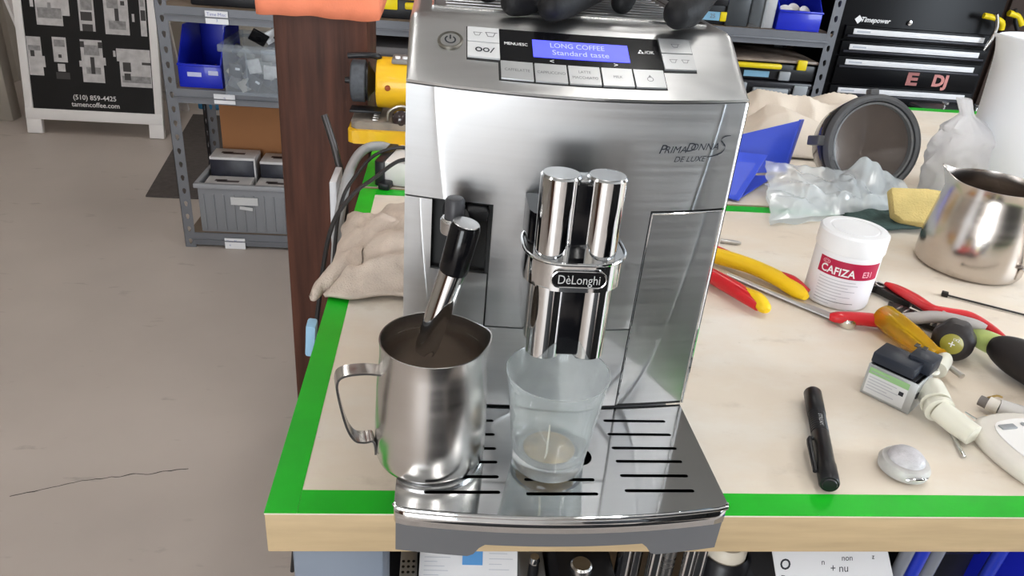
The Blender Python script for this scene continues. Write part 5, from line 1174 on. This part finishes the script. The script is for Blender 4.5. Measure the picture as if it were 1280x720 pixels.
# top hutch of the chest
box('top_box',(.64,.32,.30),(0,-.07,1.46),bk1,chest,.004); box('top_trim',(.60,.012,.030),(0,-.225,1.30),mat('trim_dark_grey',(.07,.07,.08),.35),chest,.003)
# side cabinet right of the chest
cb2=thing('brown_cabinet','dark brown cabinet at the upper right behind the white jug','cabinet',(2.85,2.80,-.9)); box('cabinet_body',(1.05,.5,2.1),(0,0,1.05),brn,cb2,.004); box('cabinet_door',(.50,.018,2.0),(-.26,-.26,1.05),brn,cb2,.003); box('cabinet_door',(.50,.018,2.0),(.26,-.26,1.05),brn,cb2,.003)
yc=thing('spring_clamp','yellow and grey spring clamp hanging right of the tool chest','clamp',(2.235,2.435,.155)); tube('clamp_arm',[(-.06,0,.035),(-.02,-.005,.03),(.02,-.005,.015),(.03,0,-.01)],.011,ycl,yc,10,3); tube('clamp_arm',[(-.02,-.012,.045),(.0,-.012,.0),(-.005,-.012,-.05)],.008,steel,yc,10,3); tube('clamp_arm',[(-.005,-.012,-.05),(-.02,-.012,-.09)],[.008,.004],chrome,yc,10,3)
yc=thing('spring_clamp','second yellow clamp at the very top right corner, beside the other clamp','clamp',(2.36,2.50,.17)); tube('clamp_arm',[(-.04,0,.03),(.0,0,.02),(.03,0,-.01)],.012,ycl,yc,10,3); tube('clamp_arm',[(-.02,0,.045),(.0,0,.0),(.02,0,-.03)],.008,blackp,yc,10,3)
# spray nozzles on a low caddy in front of the chest
cd_=thing('nozzle_rack','dark caddy standing between the chest and the rear bench','rack',(2.055,2.16,-.9)); box('rack_body',(.34,.20,.78),(0,0,.39),blackp,cd_,.006); box('rack_lip',(.35,.21,.02),(0,0,.775),blackp,cd_,.004)
for i,x in enumerate((-.145,-.02,.03,.08)):
    o=lathe('wing_nut',[(0,0),(.010,0),(.010,.008),(.006,.012),(.005,.030),(.012,.034),(.012,.040),(0,.042)],chrome,None,(2.055+x,2.10,-.1148),(0,0,0),n=16); tag(o,['chrome knob standing apart at the left end of the dark caddy','first of the three close chrome knobs on the dark caddy','middle of the three close chrome knobs on the dark caddy','last chrome knob at the right on the dark caddy'][i],'knob','chrome knobs on the caddy')
# ------------------------------------------------------------------ A-frame sign
sg=thing('sandwich_board','white A-frame sign with a black poster of espresso machines, far left','sign',(-1.762,3.79,-.9),math.radians(1.0))
tilt=Matrix.Rotation(math.radians(-11),4,'X'); wht=mat('sign_white',(.88,.85,.84),.5,var=.02)
SW,SHh=.715,1.25
def part_box(name,s,c,m,par,b=.004):
    bm=bmesh.new(); add_box(bm,s,c,b); bm.transform(tilt); return finish(name,bm,m,par)
fr=part_box('frame_rail',(SW,.037,.058),(0,0,.105),wht,sg); part_box('frame_rail',(SW,.03,.058),(0,0,SHh-.03),wht,sg)
for s in (-1,1):
    part_box('frame_stile',(.042,.03,SHh-.08),(s*(SW/2-.021),0,.04+(SHh-.08)/2),wht,sg); part_box('foot',(.078,.034,.078),(s*(SW/2-.039),0,.0395),wht,sg)
ps=part_box('poster',(SW-.08,.008,SHh-.19),(0,-.004,.125+(SHh-.19)/2),mat('poster_black',(.010,.009,.009),.6,var=.2),sg,0)
def T(v): return tilt@Vector(v)
# rear leaf of the A-frame, opened backwards
bm=bmesh.new(); Mr=Matrix.Translation((-.03,.60,0))@Matrix.Rotation(math.radians(17),4,'X')
for s,c in (((.05,.03,1.28),(-SW/2+.03,0,.64)),((.05,.03,1.28),(SW/2-.03,0,.64)),((SW,.03,.06),(0,0,.10)),((SW-.08,.008,1.1),(0,0,.68))): add_box(bm,s,c,.004)
bm.transform(Mr); finish('rear_leaf',bm,wht,sg)
def pxy(px,py):  # poster print coordinates, measured on the poster in centimetres-like steps
    return ((px-119.5)*.00412*1.0, .132+(145-py)*.00440)
def pp_fn(u,v): return T((u,-.0085,v))
lg=mat('print_light',(.56,.54,.54),.5,var=.15,scale=30); mgp=mat('print_mid',(.30,.29,.29),.5,var=.3,scale=40); dkp=mat('print_dark',(.06,.055,.055),.5); whp=mat('print_white',(.75,.73,.72),.5)
def R4(a,b,c,d): (x0,y0),(x1,y1)=pxy(a,b),pxy(c,d); return (x0,x1,y1,y0)
def pic(lights,mids,darks):
    o=quads('product_picture',[R4(*r) for r in lights],pp_fn,lg,ps)
    for r in mids: quads('product_detail',[R4(*r)],lambda u,v:T((u,-.0089,v)),mgp,o)
    for r in darks: quads('product_detail',[R4(*r)],lambda u,v:T((u,-.0092,v)),dkp,o)
pic([(59,-6,100,34),(59,34,91,46),(53,14,57,26)],[(61,26,90,38),(74,20,78,30)],[(64,1,70,6),(80,0,84,5)])
pic([(110,-6,131,3),(113,3,129,9),(111,10,130,50)],[(114,12,128,26)],[(113,28,127,38),(114,42,127,50)])
pic([(142,0,172,52),(176,27,179,36)],[(147,36,168,46),(146,12,160,22)],[(163,4,168,9),(163,13,168,18),(155,22,160,36)])
pic([(186,3,193.5,52)],[(187,10,192,18)],[(187,22,193,34)])
pic([(43.5,60,61,105),(61,82,64,95)],[(45,70,60,76)],[(47,76,52,83)])
pic([(75,59,92,88),(79,90,88,99)],[(77,62,90,70)],[(76,100,93,108),(81,79,85,83)])
pic([(109,60,136,110),(106,85,109,92),(136,80,139,89)],[(113,66,132,78),(114,92,132,100)],[(109,62,114,69),(131,62,136,69),(120,80,125,100)])
pic([(153,68,195,83),(156,83,195,113),(149,71,152,78)],[(158,100,194,108)],[(160,84,170,95),(161,97,169,105),(184,83,195,86)])
px0=pxy(121,129); lettering('(510) 859-4425',.036,lambda u,v:T((px0[0]+u,-.0090,px0[1]+v)),whp,ps,bold=.0005)
px0=pxy(121.5,137.5); lettering('tamencoffee.com',.036,lambda u,v:T((px0[0]+u,-.0090,px0[1]+v)),whp,ps,bold=.0005)
# leaning white board behind the sign's left edge
lbd=thing('leaning_board','pinkish white board leaning on its long edge behind the sign','board',(-2.150,4.10,-.9))
bm=bmesh.new(); add_prism(bm,[(.04,0),(.055,0),(-.10,1.45),(-.26,1.45)],-.012,.012,Matrix.Rotation(PI/2,4,'X')); finish('board_panel',bm,mat('board_pink',(.62,.56,.55),.6),lbd)
bm=bmesh.new(); add_prism(bm,[(.028,0),(.04,0),(-.26,1.45),(-.28,1.45)],-.018,.018,Matrix.Rotation(PI/2,4,'X')); finish('board_edge',bm,wht,lbd)
# floor mat beyond the shelving
mt=prism('floor_mat',[(-1.21,2.915),(-.45,2.915),(-.45,4.30),(-1.40,4.30)],0,.008,mat('mat_grey',(.085,.072,.068),.9,var=.15,scale=40,bump=.4,bscale=200),None,(0,0,-.9),bev=.002); tag(mt,'dark grey floor mat lying on the concrete behind the left shelving','mat')
o=box('blue_box',(.22,.12,.06),(-1.30,4.50,-.8695),mat('teal_blue',(.03,.16,.30),.5),None,.01); tag(o,'low teal blue box on the floor far behind the left shelving','box')
